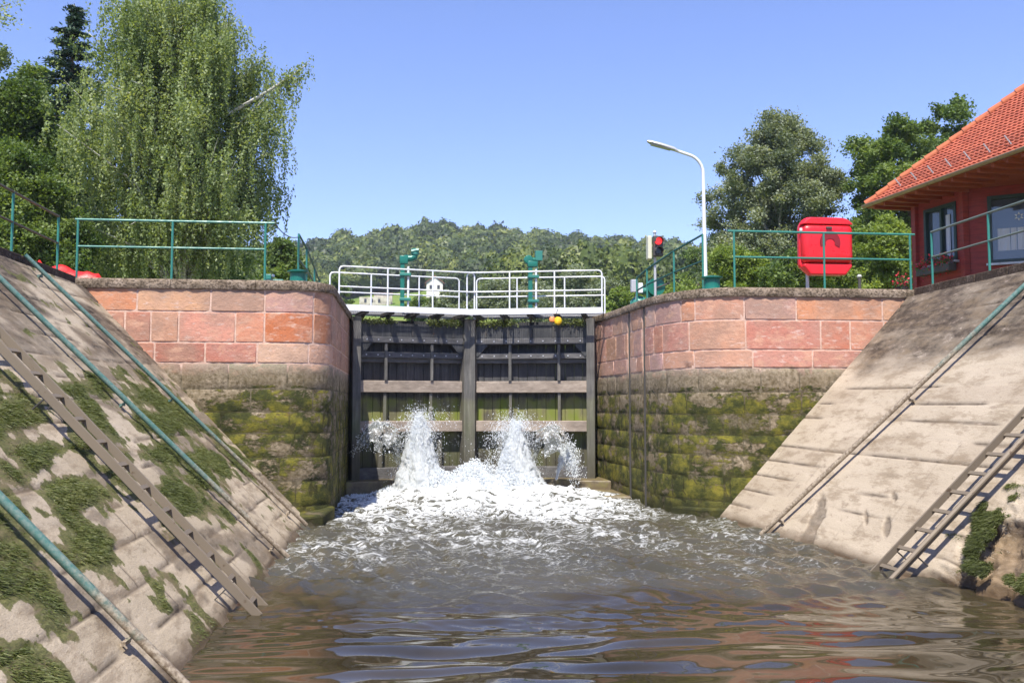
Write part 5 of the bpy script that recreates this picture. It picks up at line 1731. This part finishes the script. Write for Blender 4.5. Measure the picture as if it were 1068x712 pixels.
# ================================================================ TREES
def tree(name, base, label, cat, leafmat, barkmat, clumps, nleaf, lsize, trunk_r, rng, group=None, trunk_top=None, limbs=12, drape=0.0, trunk_lean=(0, 0), csub=7):
    """clumps: array (n,4) centre xyz + radius"""
    root = empty(name, base, label, cat, group)
    bx, by, bz = base
    tt = trunk_top or (bx + trunk_lean[0], by + trunk_lean[1], float(np.max(clumps[:, 2])) * 0.8 + bz * 0.2)
    q = MB()
    A = Vector(base) + Vector((0, 0, -0.3)); B = Vector(tt)
    pts = []
    for k in range(8):
        s = k / 7
        p = A.lerp(B, s) + Vector((rng.normal(0, 0.12) * s * 2, rng.normal(0, 0.12) * s * 2, 0)) * (trunk_r * 4)
        pts.append(p)
    q.tube(pts, [trunk_r * (1 - 0.85 * (k / 7)) + 0.015 for k in range(8)], 9)
    idx = rng.choice(len(clumps), min(limbs, len(clumps)), replace=False)
    for i in idx:
        c = Vector(clumps[i][:3]); s = min(0.92, max(0.15, (c.z - bz) / (B.z - bz) * 0.75)) * rng.uniform(0.75, 0.95)
        st = pts[min(7, int(s * 7))].lerp(pts[min(7, int(s * 7) + 1)], s * 7 - int(s * 7))
        mid = st.lerp(c, 0.5) + Vector((rng.normal(0, .15), rng.normal(0, .15), 0.25 + 0.1 * rng.random()))
        r0 = trunk_r * (1 - 0.8 * s) * 0.45 + 0.012
        q.tube([st, st.lerp(mid, .5) + Vector((0, 0, .05)), mid, c], [r0, r0 * .8, r0 * .55, 0.01], 6)
    q.build('trunk', barkmat, root, smooth=True)
    Cs, Sh, D = [], [], []
    for (cx, cy, cz, cr) in clumps:
        tone = rng.normal(0.45, 0.16)
        # each clump is made of smaller sprays spread over its shell
        ns = csub
        dirs = rng.normal(0, 1, (ns, 3)); dirs /= np.linalg.norm(dirs, axis=1)[:, None]
        rad = cr * (0.45 + 0.55 * rng.random(ns))
        sc = np.array([cx, cy, cz]) + dirs * rad[:, None] * np.array([1, 1, 0.75])
        per = max(6, int(nleaf / len(clumps) / ns))
        for k in range(ns):
            L = rng.normal(0, 1, (per, 3)) * cr * np.array([0.27, 0.27, 0.20])
            pp = sc[k] + L
            if drape: pp[:, 2] -= rng.random(per) * drape
            Cs.append(pp); Sh.append(tone + rng.normal(0, 0.12) + rng.normal(0, 0.12, per))
    Cs = np.concatenate(Cs); Sh = np.concatenate(Sh)
    v, f, s = quads(Cs, lsize, rng, shade=Sh)
    np_mesh('crown', v, f, leafmat, root, {'shade': s})
    return root

def env_clumps(base, prof, n, r, rng, depth=0.8, shell=0.55, cx_prof=None):
    """prof: list of (z_abs, xmin, xmax) silhouette; clump centres inside it, most near the surface"""
    zs = np.array([p[0] for p in prof]); x0 = np.array([p[1] for p in prof]); x1 = np.array([p[2] for p in prof])
    out = []
    while len(out) < n:
        z = rng.uniform(zs.min(), zs.max())
        a, b = np.interp(z, zs, x0), np.interp(z, zs, x1)
        hw = (b - a) / 2; c = (a + b) / 2
        if rng.random() > (hw / ((x1 - x0).max() / 2)) ** 1.0 + 0.1: continue
        rad = shell + (1 - shell) * rng.random() if rng.random() < 0.8 else rng.random() * shell
        ang = rng.random() * 6.283
        rr_ = r * rng.uniform(0.7, 1.25)
        eff = max(hw - rr_ * 0.5, 0.08)
        out.append((c + eff * rad * math.cos(ang), base[1] + eff * rad * depth * math.sin(ang), z, min(rr_, hw * 1.1 + 0.15)))
    return np.array(out)

CAMP = np.array([0, 0, 2.03])
_yaw, _pit, _f = R(6.0), R(3.9), 1003.0
_fw = np.array([math.sin(_yaw) * math.cos(_pit), math.cos(_yaw) * math.cos(_pit), math.sin(_pit)])
_rt = np.array([math.cos(_yaw), -math.sin(_yaw), 0]); _up = np.cross(_rt, _fw)
def world_at(px, py, Y):
    d = _fw * _f + _rt * (px - 534) - _up * (py - 356)
    return CAMP + d * (Y / d[1])
def prof_px(rows, Y):
    """sizes of a real tree measured off the photo: rows (py, pxmin, pxmax) -> metres at its true distance"""
    out = []
    for (py, a, b) in rows:
        A = world_at(a, py, Y); B = world_at(b, py, Y)
        out.append((float((A[2] + B[2]) / 2), float(A[0]), float(B[0])))
    return sorted(out)

M['leaf_birch'] = m_leaf('birch leaves', (0.11, 0.16, 0.06), (0.23, 0.29, 0.12), (0.40, 0.44, 0.24), 0.42)
M['leaf_dark'] = m_leaf('dark leaves', (0.045, 0.08, 0.02), (0.10, 0.155, 0.035), (0.20, 0.26, 0.06), 0.4)
M['leaf_mid'] = m_leaf('mid green leaves', (0.06, 0.11, 0.028), (0.14, 0.20, 0.055), (0.25, 0.32, 0.10), 0.42)
M['leaf_grey'] = m_leaf('grey green poplar leaves', (0.11, 0.14, 0.085), (0.21, 0.245, 0.15), (0.36, 0.39, 0.28), 0.35)
M['leaf_spruce'] = m_leaf('spruce needles', (0.012, 0.032, 0.018), (0.028, 0.062, 0.035), (0.06, 0.11, 0.06), 0.1)
M['leaf_lime'] = m_leaf('yellow green leaves', (0.10, 0.15, 0.03), (0.20, 0.27, 0.06), (0.31, 0.38, 0.10), 0.45)
M['bark_birch'] = m_bark('birch bark', (0.12, 0.10, 0.08), (0.70, 0.68, 0.62), (1, 1, 4))
M['bark'] = m_bark('brown bark', (0.05, 0.035, 0.025), (0.14, 0.11, 0.08))
M['bark_grey'] = m_bark('grey bark', (0.16, 0.15, 0.13), (0.42, 0.40, 0.36))

def birch():
    rng = np.random.default_rng(101)
    Y = 28.0; bx = float(world_at(190, 290, Y)[0])
    base = (bx, Y, 4.2)
    root = empty('birch_tree', base, 'tall weeping birch with white limbs behind the left railing', 'tree')
    # limbs: rise and then arch over; each carries hanging strands
    q = MB()
    top = Vector(world_at(180, -22, Y))
    tr = [Vector(base) + Vector((0, 0, -0.3)), Vector(base) + Vector((0.10, 0.1, 2.0)), Vector(base) + Vector((-0.15, 0.0, 4.5)), Vector(base) + Vector((0.05, 0, 7.0)), Vector((top.x, Y, top.z - 0.6))]
    q.tube(tr, [0.24, 0.19, 0.14, 0.085, 0.02], 10)
    fork = [tr[1] + Vector((0.05, 0.1, .3)), tr[1] + Vector((0.5, 0.3, 2.6)), tr[1] + Vector((0.7, 0.2, 5.0)), tr[1] + Vector((0.9, 0.2, 7.6))]
    q.tube(fork, [0.13, 0.11, 0.07, 0.02], 8)
    rows = [(-25, 150, 210), (0, 105, 245), (20, 86, 270), (45, 80, 296), (75, 72, 306), (110, 58, 308), (150, 46, 308), (190, 54, 306), (230, 66, 304), (265, 74, 296), (290, 80, 292)]
    pf = prof_px(rows, Y)
    zs = [p[0] for p in pf]; xa = [p[1] for p in pf]; xb = [p[2] for p in pf]
    tips = []
    nl = 150
    for i in range(nl):
        z = 6.6 + (zs[-1] - 0.1 - 6.6) * ((i + rng.random()) / nl) ** 0.85
        a, b = np.interp(z, zs, xa), np.interp(z, zs, xb); c = (a + b) / 2; hw = (b - a) / 2
        ang = i * 2.399 + rng.normal(0, .3)
        rad = hw * (0.55 + 0.42 * rng.random()) if rng.random() < .75 else hw * rng.uniform(.1, .6)
        tip = Vector((c + rad * math.cos(ang), Y + rad * 0.85 * math.sin(ang), z))
        s = max(0.12, min(0.9, (z - 4.2) / (top.z - 4.2) - 0.22 - 0.1 * rng.random()))
        j = s * 4; k = min(3, int(j)); st = tr[k].lerp(tr[k + 1], j - k)
        if rng.random() < 0.35:
            j = min(.95, s) * 3; k = int(j); st = fork[k].lerp(fork[min(k + 1, 3)], j - k)
        mid = st.lerp(tip, 0.5) + Vector((0, 0, 0.35 + 0.3 * rng.random()))
        r0 = 0.035 + 0.03 * (1 - s)
        q.tube([st, st.lerp(mid, .5) + Vector((0, 0, .12)), mid, tip], [r0, r0 * .8, r0 * .6, .008], 6)
        tips.append((tip, mid, 1.0))
    # the pale bare bough sticking out to the right
    b0 = Vector(world_at(240, 118, Y - 0.9)); b1 = Vector(world_at(272, 100, Y - 1.0)); b2 = Vector(world_at(300, 82, Y - 1.0)); b3 = Vector(world_at(322, 66, Y - 1.0))
    q.tube([fork[2], b0, b1, b2, b3], [0.055, 0.052, 0.044, 0.03, 0.010], 8)
    q.tube([b1, b1 + Vector((0.3, 0.1, -0.05)), b2 + Vector((0.1, 0, -.1))], [0.03, 0.02, 0.008], 5)
    for kk in range(5):
        tips.append((b1.lerp(b3, kk / 4 + 0.02) + Vector((0.12, 0, 0.05)), b2, 0.38))
    q.tube([tr[3], Vector(world_at(176, 46, Y - .6)), Vector(world_at(192, 26, Y - .8))], [0.06, 0.045, 0.02], 6)
    q.tube([tr[2], Vector(world_at(205, 140, Y - 1.0)), Vector(world_at(214, 128, Y - 1.3))], [0.06, 0.04, 0.02], 6)
    q.build('trunk', M['bark_birch'], root, smooth=True)
    Cs, Sh, Dr = [], [], []
    tw = MB()
    for (tip, mid, dens) in tips:
        tone0 = rng.normal(0.5, 0.13)
        for s in range(int(36 * dens) + 3):
            u = rng.random() ** 0.8
            p = mid.lerp(tip, u)
            jr = 0.26 if dens == 1.0 else 0.14
            p = np.array(p) + rng.normal(0, jr, 3) * np.array([1, 1, 0.7])
            tone = tone0 + rng.normal(0, 0.10)
            L = rng.uniform(0.4, 1.0 + 1.2 * rng.random()) * (1.0 if dens == 1.0 else 0.40)
            # lower foliage must stay above the ground
            L = min(L, max(0.3, p[2] - 4.7))
            n = max(3, int(L / 0.021))
            t = np.linspace(0, 1, n)
            out = rng.normal(0, 0.09, 2)
            sway = 0.05 * np.sin(t * rng.uniform(2, 6) + rng.random() * 6)
            x = p[0] + out[0] * np.sqrt(t) + sway; y = p[1] + out[1] * np.sqrt(t); z = p[2] + 0.10 * np.sin(t * 3.0) * 0.5 - L * t ** 1.15
            wv = 0.055 * (1.1 - 0.6 * t)
            pts = np.stack([x, y, z], 1) + rng.normal(0, 1, (n, 3)) * wv[:, None]
            Cs.append(pts); Sh.append(np.clip(tone + 0.10 * (t - 0.5) + rng.normal(0, .11, n), 0, 1))
    Cs = np.concatenate(Cs); Sh = np.concatenate(Sh)
    k = rng.random(len(Cs)) < 0.93
    Cs, Sh = Cs[k], Sh[k]
    dirv = np.tile([0, 0, -1.0], (len(Cs), 1)) + rng.normal(0, 0.55, Cs.shape)
    v, f, s = quads(Cs, 0.056, rng, up_bias=0.0, aspect=1.5, shade=Sh, dirv=dirv)
    np_mesh('crown', v, f, M['leaf_birch'], root, {'shade': s})
    print('birch leaves', len(Cs))
birch()

def conifer(px, top_py, Y, hw, label, seed, n=9000):
    rng = np.random.default_rng(seed)
    top = world_at(px, top_py, Y); base = (float(top[0]), Y, 4.2); H = float(top[2]) - 4.2
    root = empty('spruce_tree', base, label, 'tree')
    q = MB(); q.tube([base, (base[0], Y, 4.2 + H * .5), (base[0] + .05, Y, 4.2 + H)], [0.25, 0.14, 0.015], 8)
    Cs, Sh, D = [], [], []
    layers = int(H / 0.38)
    for i in range(layers):
        s = (i + 0.5) / layers       # 0 top
        z = 4.2 + H * (1 - s)
        r = hw * (0.06 + 0.94 * s ** 0.8)
        nb = 6 + int(5 * s)
        for b in range(nb):
            a = rng.random() * 6.283; rr_ = r * rng.uniform(0.65, 1.15)
            d = np.array([math.cos(a), math.sin(a), 0])
            st = np.array([base[0], Y, z + rng.normal(0, .08)])
            if b < 4: q.tube([tuple(st), tuple(st + d * rr_ * .5 + [0, 0, -.08 * rr_]), tuple(st + d * rr_ + [0, 0, -.05 * rr_])], [0.03, 0.018, 0.006], 4)
            m = int(n / layers / nb * (0.4 + 1.1 * s))
            u = rng.random(m) ** 0.6
            pts = st + d * (u * rr_)[:, None] + np.stack([rng.normal(0, .10 + .06 * s, m), rng.normal(0, .10 + .06 * s, m), -0.16 * rr_ * np.sin(u * 2.6) - rng.random(m) * 0.22 * (0.4 + s)], 1)
            Cs.append(pts); Sh.append(np.full(m, rng.normal(0.45, .15)) + rng.normal(0, .12, m)); D.append(np.tile(d + [0, 0, -.25], (m, 1)))
    q.build('trunk', M['bark'], root, smooth=True)
    Cs = np.concatenate(Cs); Sh = np.concatenate(Sh); D = np.concatenate(D) + rng.normal(0, .35, Cs.shape)
    v, f, s = quads(Cs, 0.062, rng, aspect=2.2, shade=Sh, dirv=D)
    np_mesh('crown', v, f, M['leaf_spruce'], root, {'shade': s})
conifer(76, 4, 34.0, 2.6, 'dark blue green spruce whose tip shows left of the birch', 201, 85000)

def placed_tree(name, rows, Y, label, leaf, bark, ncl, r, nleaf, ls, seed, tr=0.22, limbs=14, group=None, depth=0.8, zg=4.2, cat='tree', csub=7):
    rng = np.random.default_rng(seed)
    pf = prof_px(rows, Y)
    cx = float(np.mean([(p[1] + p[2]) / 2 for p in pf[:max(2, len(pf) // 2)]]))
    base = (cx, Y, zg)
    cl = env_clumps(base, pf, ncl, r, rng, depth)
    return tree(name, base, label, cat, M[leaf], M[bark], cl, nleaf, ls, tr, rng, group, limbs=limbs, csub=csub)

placed_tree('leafy_tree', [(92, 5, 35), (120, -20, 55), (160, -45, 75), (210, -60, 82), (250, -60, 80), (292, -50, 70)], 30.0,
            'dark broadleaf tree at the left edge of the photo beside the spruce', 'leaf_dark', 'bark', 120, 0.62, 90000, 0.08, 301)
placed_tree('leafy_tree', [(150, 0, 40), (190, -20, 70), (240, -20, 95), (296, -10, 110)], 25.5,
            'low mid green bushy tree behind the brown left railing', 'leaf_mid', 'bark', 80, 0.45, 70000, 0.06, 302)
placed_tree('leafy_tree', [(80, 15, 45), (120, -5, 60), (180, -10, 110), (240, 0, 130), (292, 10, 140)], 37.0,
            'deep green tree in the gap between spruce and birch', 'leaf_dark', 'bark', 100, 0.75, 75000, 0.095, 303)
# bushes under and right of the birch
placed_tree('shrub', [(235, 120, 180), (260, 90, 260), (296, 70, 300)], 34.0,
            'dark shrubs under the weeping birch', 'leaf_dark', 'bark', 70, 0.6, 9000, 0.12, 304, 0.1, 6, cat='shrub')
placed_tree('shrub', [(255, 283, 302), (272, 276, 318), (300, 270, 326)], 40.0,
            'olive shrub right of the birch behind the left bollard', 'leaf_mid', 'bark', 30, 0.5, 12000, 0.12, 305, 0.08, 4, cat='shrub')

# right: grey poplar and broadleaf trees
placed_tree('poplar_tree', [(128, 800, 836), (142, 778, 848), (160, 756, 862), (185, 750, 874), (205, 736, 886), (228, 734, 890), (252, 736, 890), (275, 738, 888), (300, 742, 884)], 42.0,
            'grey green poplar with pale trunk behind the red cabinet', 'leaf_grey', 'bark_grey', 185, 0.66, 170000, 0.082, 311, 0.3, 40, csub=6)
placed_tree('leafy_tree', [(128, 905, 960), (140, 895, 985), (165, 884, 1010), (195, 880, 1020), (225, 880, 1020), (260, 885, 1010), (300, 890, 1000)], 38.0,
            'rich green broadleaf tree left of the house roof', 'leaf_mid', 'bark', 115, 0.60, 105000, 0.095, 312, 0.26, 24, csub=6)
placed_tree('leafy_tree', [(106, 988, 1018), (122, 966, 1040), (150, 955, 1060), (200, 950, 1068), (260, 950, 1068)], 43.0,
            'taller green tree rising behind the orange roof slope', 'leaf_mid', 'bark', 72, 0.72, 75000, 0.11, 313, 0.26, 14, csub=6)
placed_tree('shrub', [(232, 905, 935), (248, 893, 955), (272, 885, 965), (300, 885, 970)], 30.0,
            'yellow green shrub between the red cabinet and the house', 'leaf_lime', 'bark', 46, 0.42, 34000, 0.07, 314, 0.07, 5, cat='shrub')
placed_tree('shrub', [(262, 742, 775), (278, 738, 800), (302, 735, 815)], 33.0,
            'bright green shrub behind the right bollard', 'leaf_lime', 'bark', 36, 0.42, 28000, 0.07, 315, 0.07, 5, cat='shrub')
placed_tree('shrub', [(268, 815, 850), (284, 800, 880), (302, 795, 890)], 31.0,
            'low mid green shrub beneath the red cabinet', 'leaf_mid', 'bark', 30, 0.40, 24000, 0.07, 316, 0.07, 5, cat='shrub')

def overhang():
    # tree just outside the frame on the left; one drooping twig reaches into view at the top left
    rng = np.random.default_rng(77); Y = 20.0
    c0 = world_at(3, 54, Y)
    base = (-11.6, Y, 4.2)
    cl = [(-11.6 + rng.normal(0, 1.0), Y + rng.normal(0, 1.0), 8.5 + rng.normal(0, 1.2), 0.55) for _ in range(36)]
    cl.append((c0[0] - 0.05, Y, c0[2] - 0.02, 0.26)); cl.append((c0[0] - 0.35, Y, c0[2] + 0.1, 0.2))
    tree('birch_tree', base, 'birch outside the left edge with a twig tip dangling at the top left', 'tree', M['leaf_birch'], M['bark_birch'], np.array(cl), 26000, 0.045, 0.18, rng, limbs=39, drape=0.12)
overhang()

# ---- midground willows and hedges behind the gate (individual shrubs)
def midground():
    rng = np.random.default_rng(55)
    specs = []   # px centre, half width px, top py, bottom py, Y, leaf, label
    specs += [(520, 34, 296, 330, 75, 'leaf_grey', 'pale willow bush directly behind the mitre posts')]
    specs += [(560, 36, 290, 330, 82, 'leaf_grey', 'pale willow bush behind the right sluice column')]
    specs += [(600, 36, 282, 330, 78, 'leaf_grey', 'tallest silvery willow bush behind the right walkway')]
    specs += [(634, 26, 294, 330, 70, 'leaf_grey', 'silvery willow bush left of the signal')]
    specs += [(470, 26, 306, 330, 68, 'leaf_grey', 'low grey bush below the small white house')]
    specs += [(655, 26, 300, 330, 60, 'leaf_lime', 'lime green bush at the right end of the walkway')]
    specs += [(700, 34, 288, 330, 66, 'leaf_lime', 'lime green bush behind the signal pole')]
    specs += [(440, 22, 312, 330, 72, 'leaf_mid', 'low green bush below the farm track')]
    specs += [(352, 16, 288, 325, 90, 'leaf_mid', 'green bush behind the left end of the walkway')]
    specs += [(730, 30, 262, 320, 70, 'leaf_mid', 'green bush behind the street lamp pole')]
    for (cx, hw, t, b, Y, leaf, lab) in specs:
        zg = 4.2 + (0 if Y < 48 else float(terrain_z(np.array([world_at(cx, b, Y)[0]]), np.array([Y]))[0]) - 4.2)
        pyb = b + 6
        rows = [(t, cx - hw * 0.35, cx + hw * 0.35), (t + (b - t) * 0.3, cx - hw * 0.8, cx + hw * 0.8), (t + (b - t) * 0.7, cx - hw, cx + hw), (pyb, cx - hw, cx + hw)]
        placed_tree('willow_bush' if leaf == 'leaf_grey' else 'bush', rows, Y, lab, leaf, 'bark', 36, hw * Y / 1003 * 0.28, 16000, 0.13, int(cx), 0.12, 5, None, 0.8, zg, 'bush')
midground()

# ---- forest on the hill: one far mass
def forest():
    rng = np.random.default_rng(500)
    m = m_leaf('forest leaves', (0.035, 0.055, 0.015), (0.095, 0.13, 0.03), (0.24, 0.26, 0.05), 0.25)
    n = 3300
    Y = rng.uniform(196, 372, n); a = rng.uniform(-0.62, 0.78, n)
    X = np.tan(a) * Y
    Z = terrain_z(X, Y)
    # leave the meadow and house clearing open
    keep = np.ones(n, bool)
    lim = 205 + 44 * np.exp(-((a + 0.03) / 0.08) ** 2) + (fbm(a * 9, a * 0, 3.0, 2) - .5) * 25
    lim = lim - 60 * sstep(0.06, 0.12, a) - 50 * sstep(-0.12, -0.2, a)
    keep &= Y > lim
    extra = 500
    X, Y, Z = X[keep], Y[keep], Z[keep]; a = a[keep]
    # also lower slopes right and left
    Y2 = rng.uniform(95, 200, 900); a2 = np.concatenate([rng.uniform(0.10, 0.8, 600), rng.uniform(-0.7, -0.16, 300)])
    Y2 = np.maximum(Y2, 110); X2 = np.tan(a2) * Y2; Z2 = terrain_z(X2, Y2)
    X = np.concatenate([X, X2]); Y = np.concatenate([Y, Y2]); Z = np.concatenate([Z, Z2]); n = len(X)
    R0 = rng.uniform(2.6, 5.4, n); H0 = R0 * rng.uniform(0.85, 1.3, n)
    R0 = R0 * np.where(Y < 200, 0.72, 1.0); H0 = H0 * np.where(Y < 200, 0.72, 1.0)
    tone0 = np.clip(rng.normal(0.40, 0.26, n) + (rng.random(n) < 0.10) * 0.35, 0, 1)
    # every crown: a lumpy closed canopy surface with leaf clumps standing off it
    bmx = bmesh.new(); bmesh.ops.create_icosphere(bmx, subdivisions=3, radius=1.0)
    iv = np.array([q.co[:] for q in bmx.verts]); itf = np.array([[w.index for w in q.verts] for q in bmx.faces]); bmx.free()
    iv = iv.copy(); nv = len(iv)
    def lumpf(dx, dy, dz, sx_, sy_):
        return 1 + 0.16 * np.sin(dx * 4.3 + sx_) * np.sin(dz * 5 + sy_) + 0.12 * np.sin(dy * 7 + sx_ * 2) * np.sin(dx * 6 + sy_ * 3)
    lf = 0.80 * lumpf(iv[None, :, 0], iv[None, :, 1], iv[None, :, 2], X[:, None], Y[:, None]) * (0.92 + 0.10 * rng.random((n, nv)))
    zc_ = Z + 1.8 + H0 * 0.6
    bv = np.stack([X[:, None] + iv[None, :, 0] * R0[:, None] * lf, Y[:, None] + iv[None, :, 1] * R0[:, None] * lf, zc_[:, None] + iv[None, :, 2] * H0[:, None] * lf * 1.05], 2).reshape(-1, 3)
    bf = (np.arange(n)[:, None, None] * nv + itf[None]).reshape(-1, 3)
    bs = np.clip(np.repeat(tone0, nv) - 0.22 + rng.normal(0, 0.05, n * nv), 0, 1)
    pern = np.clip(230 * (330.0 / Y) ** 1.2, 220, 750).astype(int)
    per_i = np.repeat(np.arange(n), pern); N = len(per_i)
    dirs = rng.normal(0, 1, (N, 3)); dirs /= np.linalg.norm(dirs, axis=1)[:, None]
    dirs[:, 2] = np.abs(dirs[:, 2]) * 1.05 - 0.2
    Xi, Yi, Ri, Hi = X[per_i], Y[per_i], R0[per_i], H0[per_i]
    rad = (0.84 + 0.20 * rng.random(N)) * lumpf(dirs[:, 0], dirs[:, 1], dirs[:, 2], Xi, Yi)
    P = np.stack([Xi + dirs[:, 0] * Ri * rad, Yi + dirs[:, 1] * Ri * rad, zc_[per_i] + dirs[:, 2] * Hi * rad * 1.05], 1)
    sh = np.clip(tone0[per_i] + rng.normal(0, 0.10, N), 0, 1)
    nn = dirs + rng.normal(0, 0.5, dirs.shape); nn /= np.linalg.norm(nn, axis=1)[:, None]
    aa = np.cross(nn, rng.normal(0, 1, dirs.shape)); aa /= np.linalg.norm(aa, axis=1)[:, None]
    bb = np.cross(nn, aa)
    s = (0.125 * Ri * np.sqrt(230.0 / pern)[per_i] * (0.6 + 0.8 * rng.random(N)))[:, None]
    v = np.stack([P - aa * s, P + bb * s, P + aa * s - bb * s * 0.5], 1).reshape(-1, 3)
    fl = np.arange(len(v)).reshape(-1, 3) + len(bv)
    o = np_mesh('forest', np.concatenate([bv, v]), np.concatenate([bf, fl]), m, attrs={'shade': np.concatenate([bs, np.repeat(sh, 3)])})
    tag(o, 'dense mixed woodland covering the hill behind the lock', 'forest', kind='stuff')
    print('forest trees', n)
forest()

# ---- far buildings
def far_house():
    Y = 228.0; p = world_at(453, 303, Y); x = float(p[0]); zg = float(terrain_z(np.array([x]), np.array([Y]))[0]) - 0.3
    t = NT('cream render'); wm = t.done(t.pbr((0.75, 0.70, 0.62), 0.8))
    t = NT('brown far roof'); rm = t.done(t.pbr((0.24, 0.12, 0.08), 0.8))
    t = NT('dark far glass'); gm = t.done(t.pbr((0.05, 0.05, 0.06), 0.3))
    root = empty('house', (x, Y, zg), 'tiny white gabled house with brown roof on the hillside', 'house')
    w, d, h = 1.9, 3.0, 3.5
    q = MB(); q.prism([(-w, 0), (w, 0), (w, h), (0, h + 1.5), (-w, h)], lambda a, b: (x + a, Y - d, zg + b), lambda a, b: (x + a, Y + d, zg + b)); q.build('walls', wm, root)
    q = MB()
    for s in (-1, 1):
        q.prism([(0, h + 1.56), (s * (w + 0.4), h - 0.22), (s * (w + 0.4), h - 0.02), (0, h + 1.78)], lambda a, b: (x + a, Y - d - 0.3, zg + b), lambda a, b: (x + a, Y + d + 0.3, zg + b))
    q.build('roof', rm, root)
    for a in (-0.9, 0.9):
        q = MB(); q.box((x + a, Y - d - 0.03, zg + h - 1.0), (0.6, 0.05, 0.9)); q.build('window', gm, root)
    # low yellow annexe
    # terraces
    Y = 214.0; p = world_at(394, 303, Y); x = float(p[0]); zg = float(terrain_z(np.array([x]), np.array([Y]))[0]) - 0.3
    t = NT('terrace stone'); n = t.noise(t.pos(), 1.2, 5); tm = t.done(t.pbr(t.ramp(n, [(0.35, (0.30, 0.26, 0.2)), (0.6, (0.55, 0.50, 0.4))]), 0.9))
    root = empty('stone_barn', (x, Y, zg), 'pale rubble stone farm building left of the small white house', 'building')
    h = 3.0
    q = MB(); q.box((x - 0.5, Y, zg + h * 0.3), (6.8, 4, h * 0.6)); q.box((x + 1.2, Y + 1.2, zg + h * 0.45), (4.0, 3, h * 0.9)); q.build('wall', tm, root)
    q = MB(); q.box((x + 1.2, Y + 1.2, zg + h * 0.9 + 0.14), (4.4, 3.4, 0.25)); q.build('roof', rm, root)
    for a in (-2.6, -1.2, 0.4):
        q = MB(); q.box((x + a, Y - 2.03, zg + h * 0.33), (0.5, 0.05, 0.8)); q.build('window', gm, root)
far_house()

# ---- weeds growing on the gate beams and walkway brackets
def gate_weeds():
    rng = np.random.default_rng(88)
    m = m_leaf('weed leaves', (0.06, 0.08, 0.02), (0.14, 0.18, 0.05), (0.32, 0.34, 0.12), 0.35)
    for (P, L, lab) in ((PL, LL, 'ragged green weeds sprouting along the top of the left gate leaf'), (PR_, LR, 'ragged green weeds sprouting along the top of the right gate leaf')):
        cs = []
        for k in range(70):
            u = rng.uniform(0.2, L - 0.2)
            if fbm(np.array([u * 2.0]), np.array([0.3]), 1.0, 2)[0] < 0.40: continue
            c = np.array(P(u, rng.uniform(0.08, 0.2), 4.06))
            cs.append(c + rng.normal(0, 1, (26, 3)) * np.array([0.06, 0.04, 0.045]))
        cs = np.concatenate(cs)
        v, f, s = quads(cs, 0.032, rng, aspect=2.0)
        c0 = cs.mean(0)
        tag(np_mesh('weeds', v, f, m, attrs={'shade': s}, origin=tuple(c0)), lab, 'weeds', kind='stuff')
gate_weeds()

# ---- thin summer haze over the valley: one even body of air
def haze():
    t = NT('thin haze')
    pv = t.n('ShaderNodeVolumePrincipled')
    pv.inputs['Color'].default_value = (0.80, 0.88, 1.0, 1)
    pv.inputs['Density'].default_value = 0.0003
    t.l(pv.outputs[0], t.out.inputs[1])
    q = MB(); q.box((0, 200, 39.5), (2200, 2900, 84.4))
    tag(q.build('haze', t.m), 'thin pale summer haze in front of the far hill', 'haze', kind='stuff')
haze()
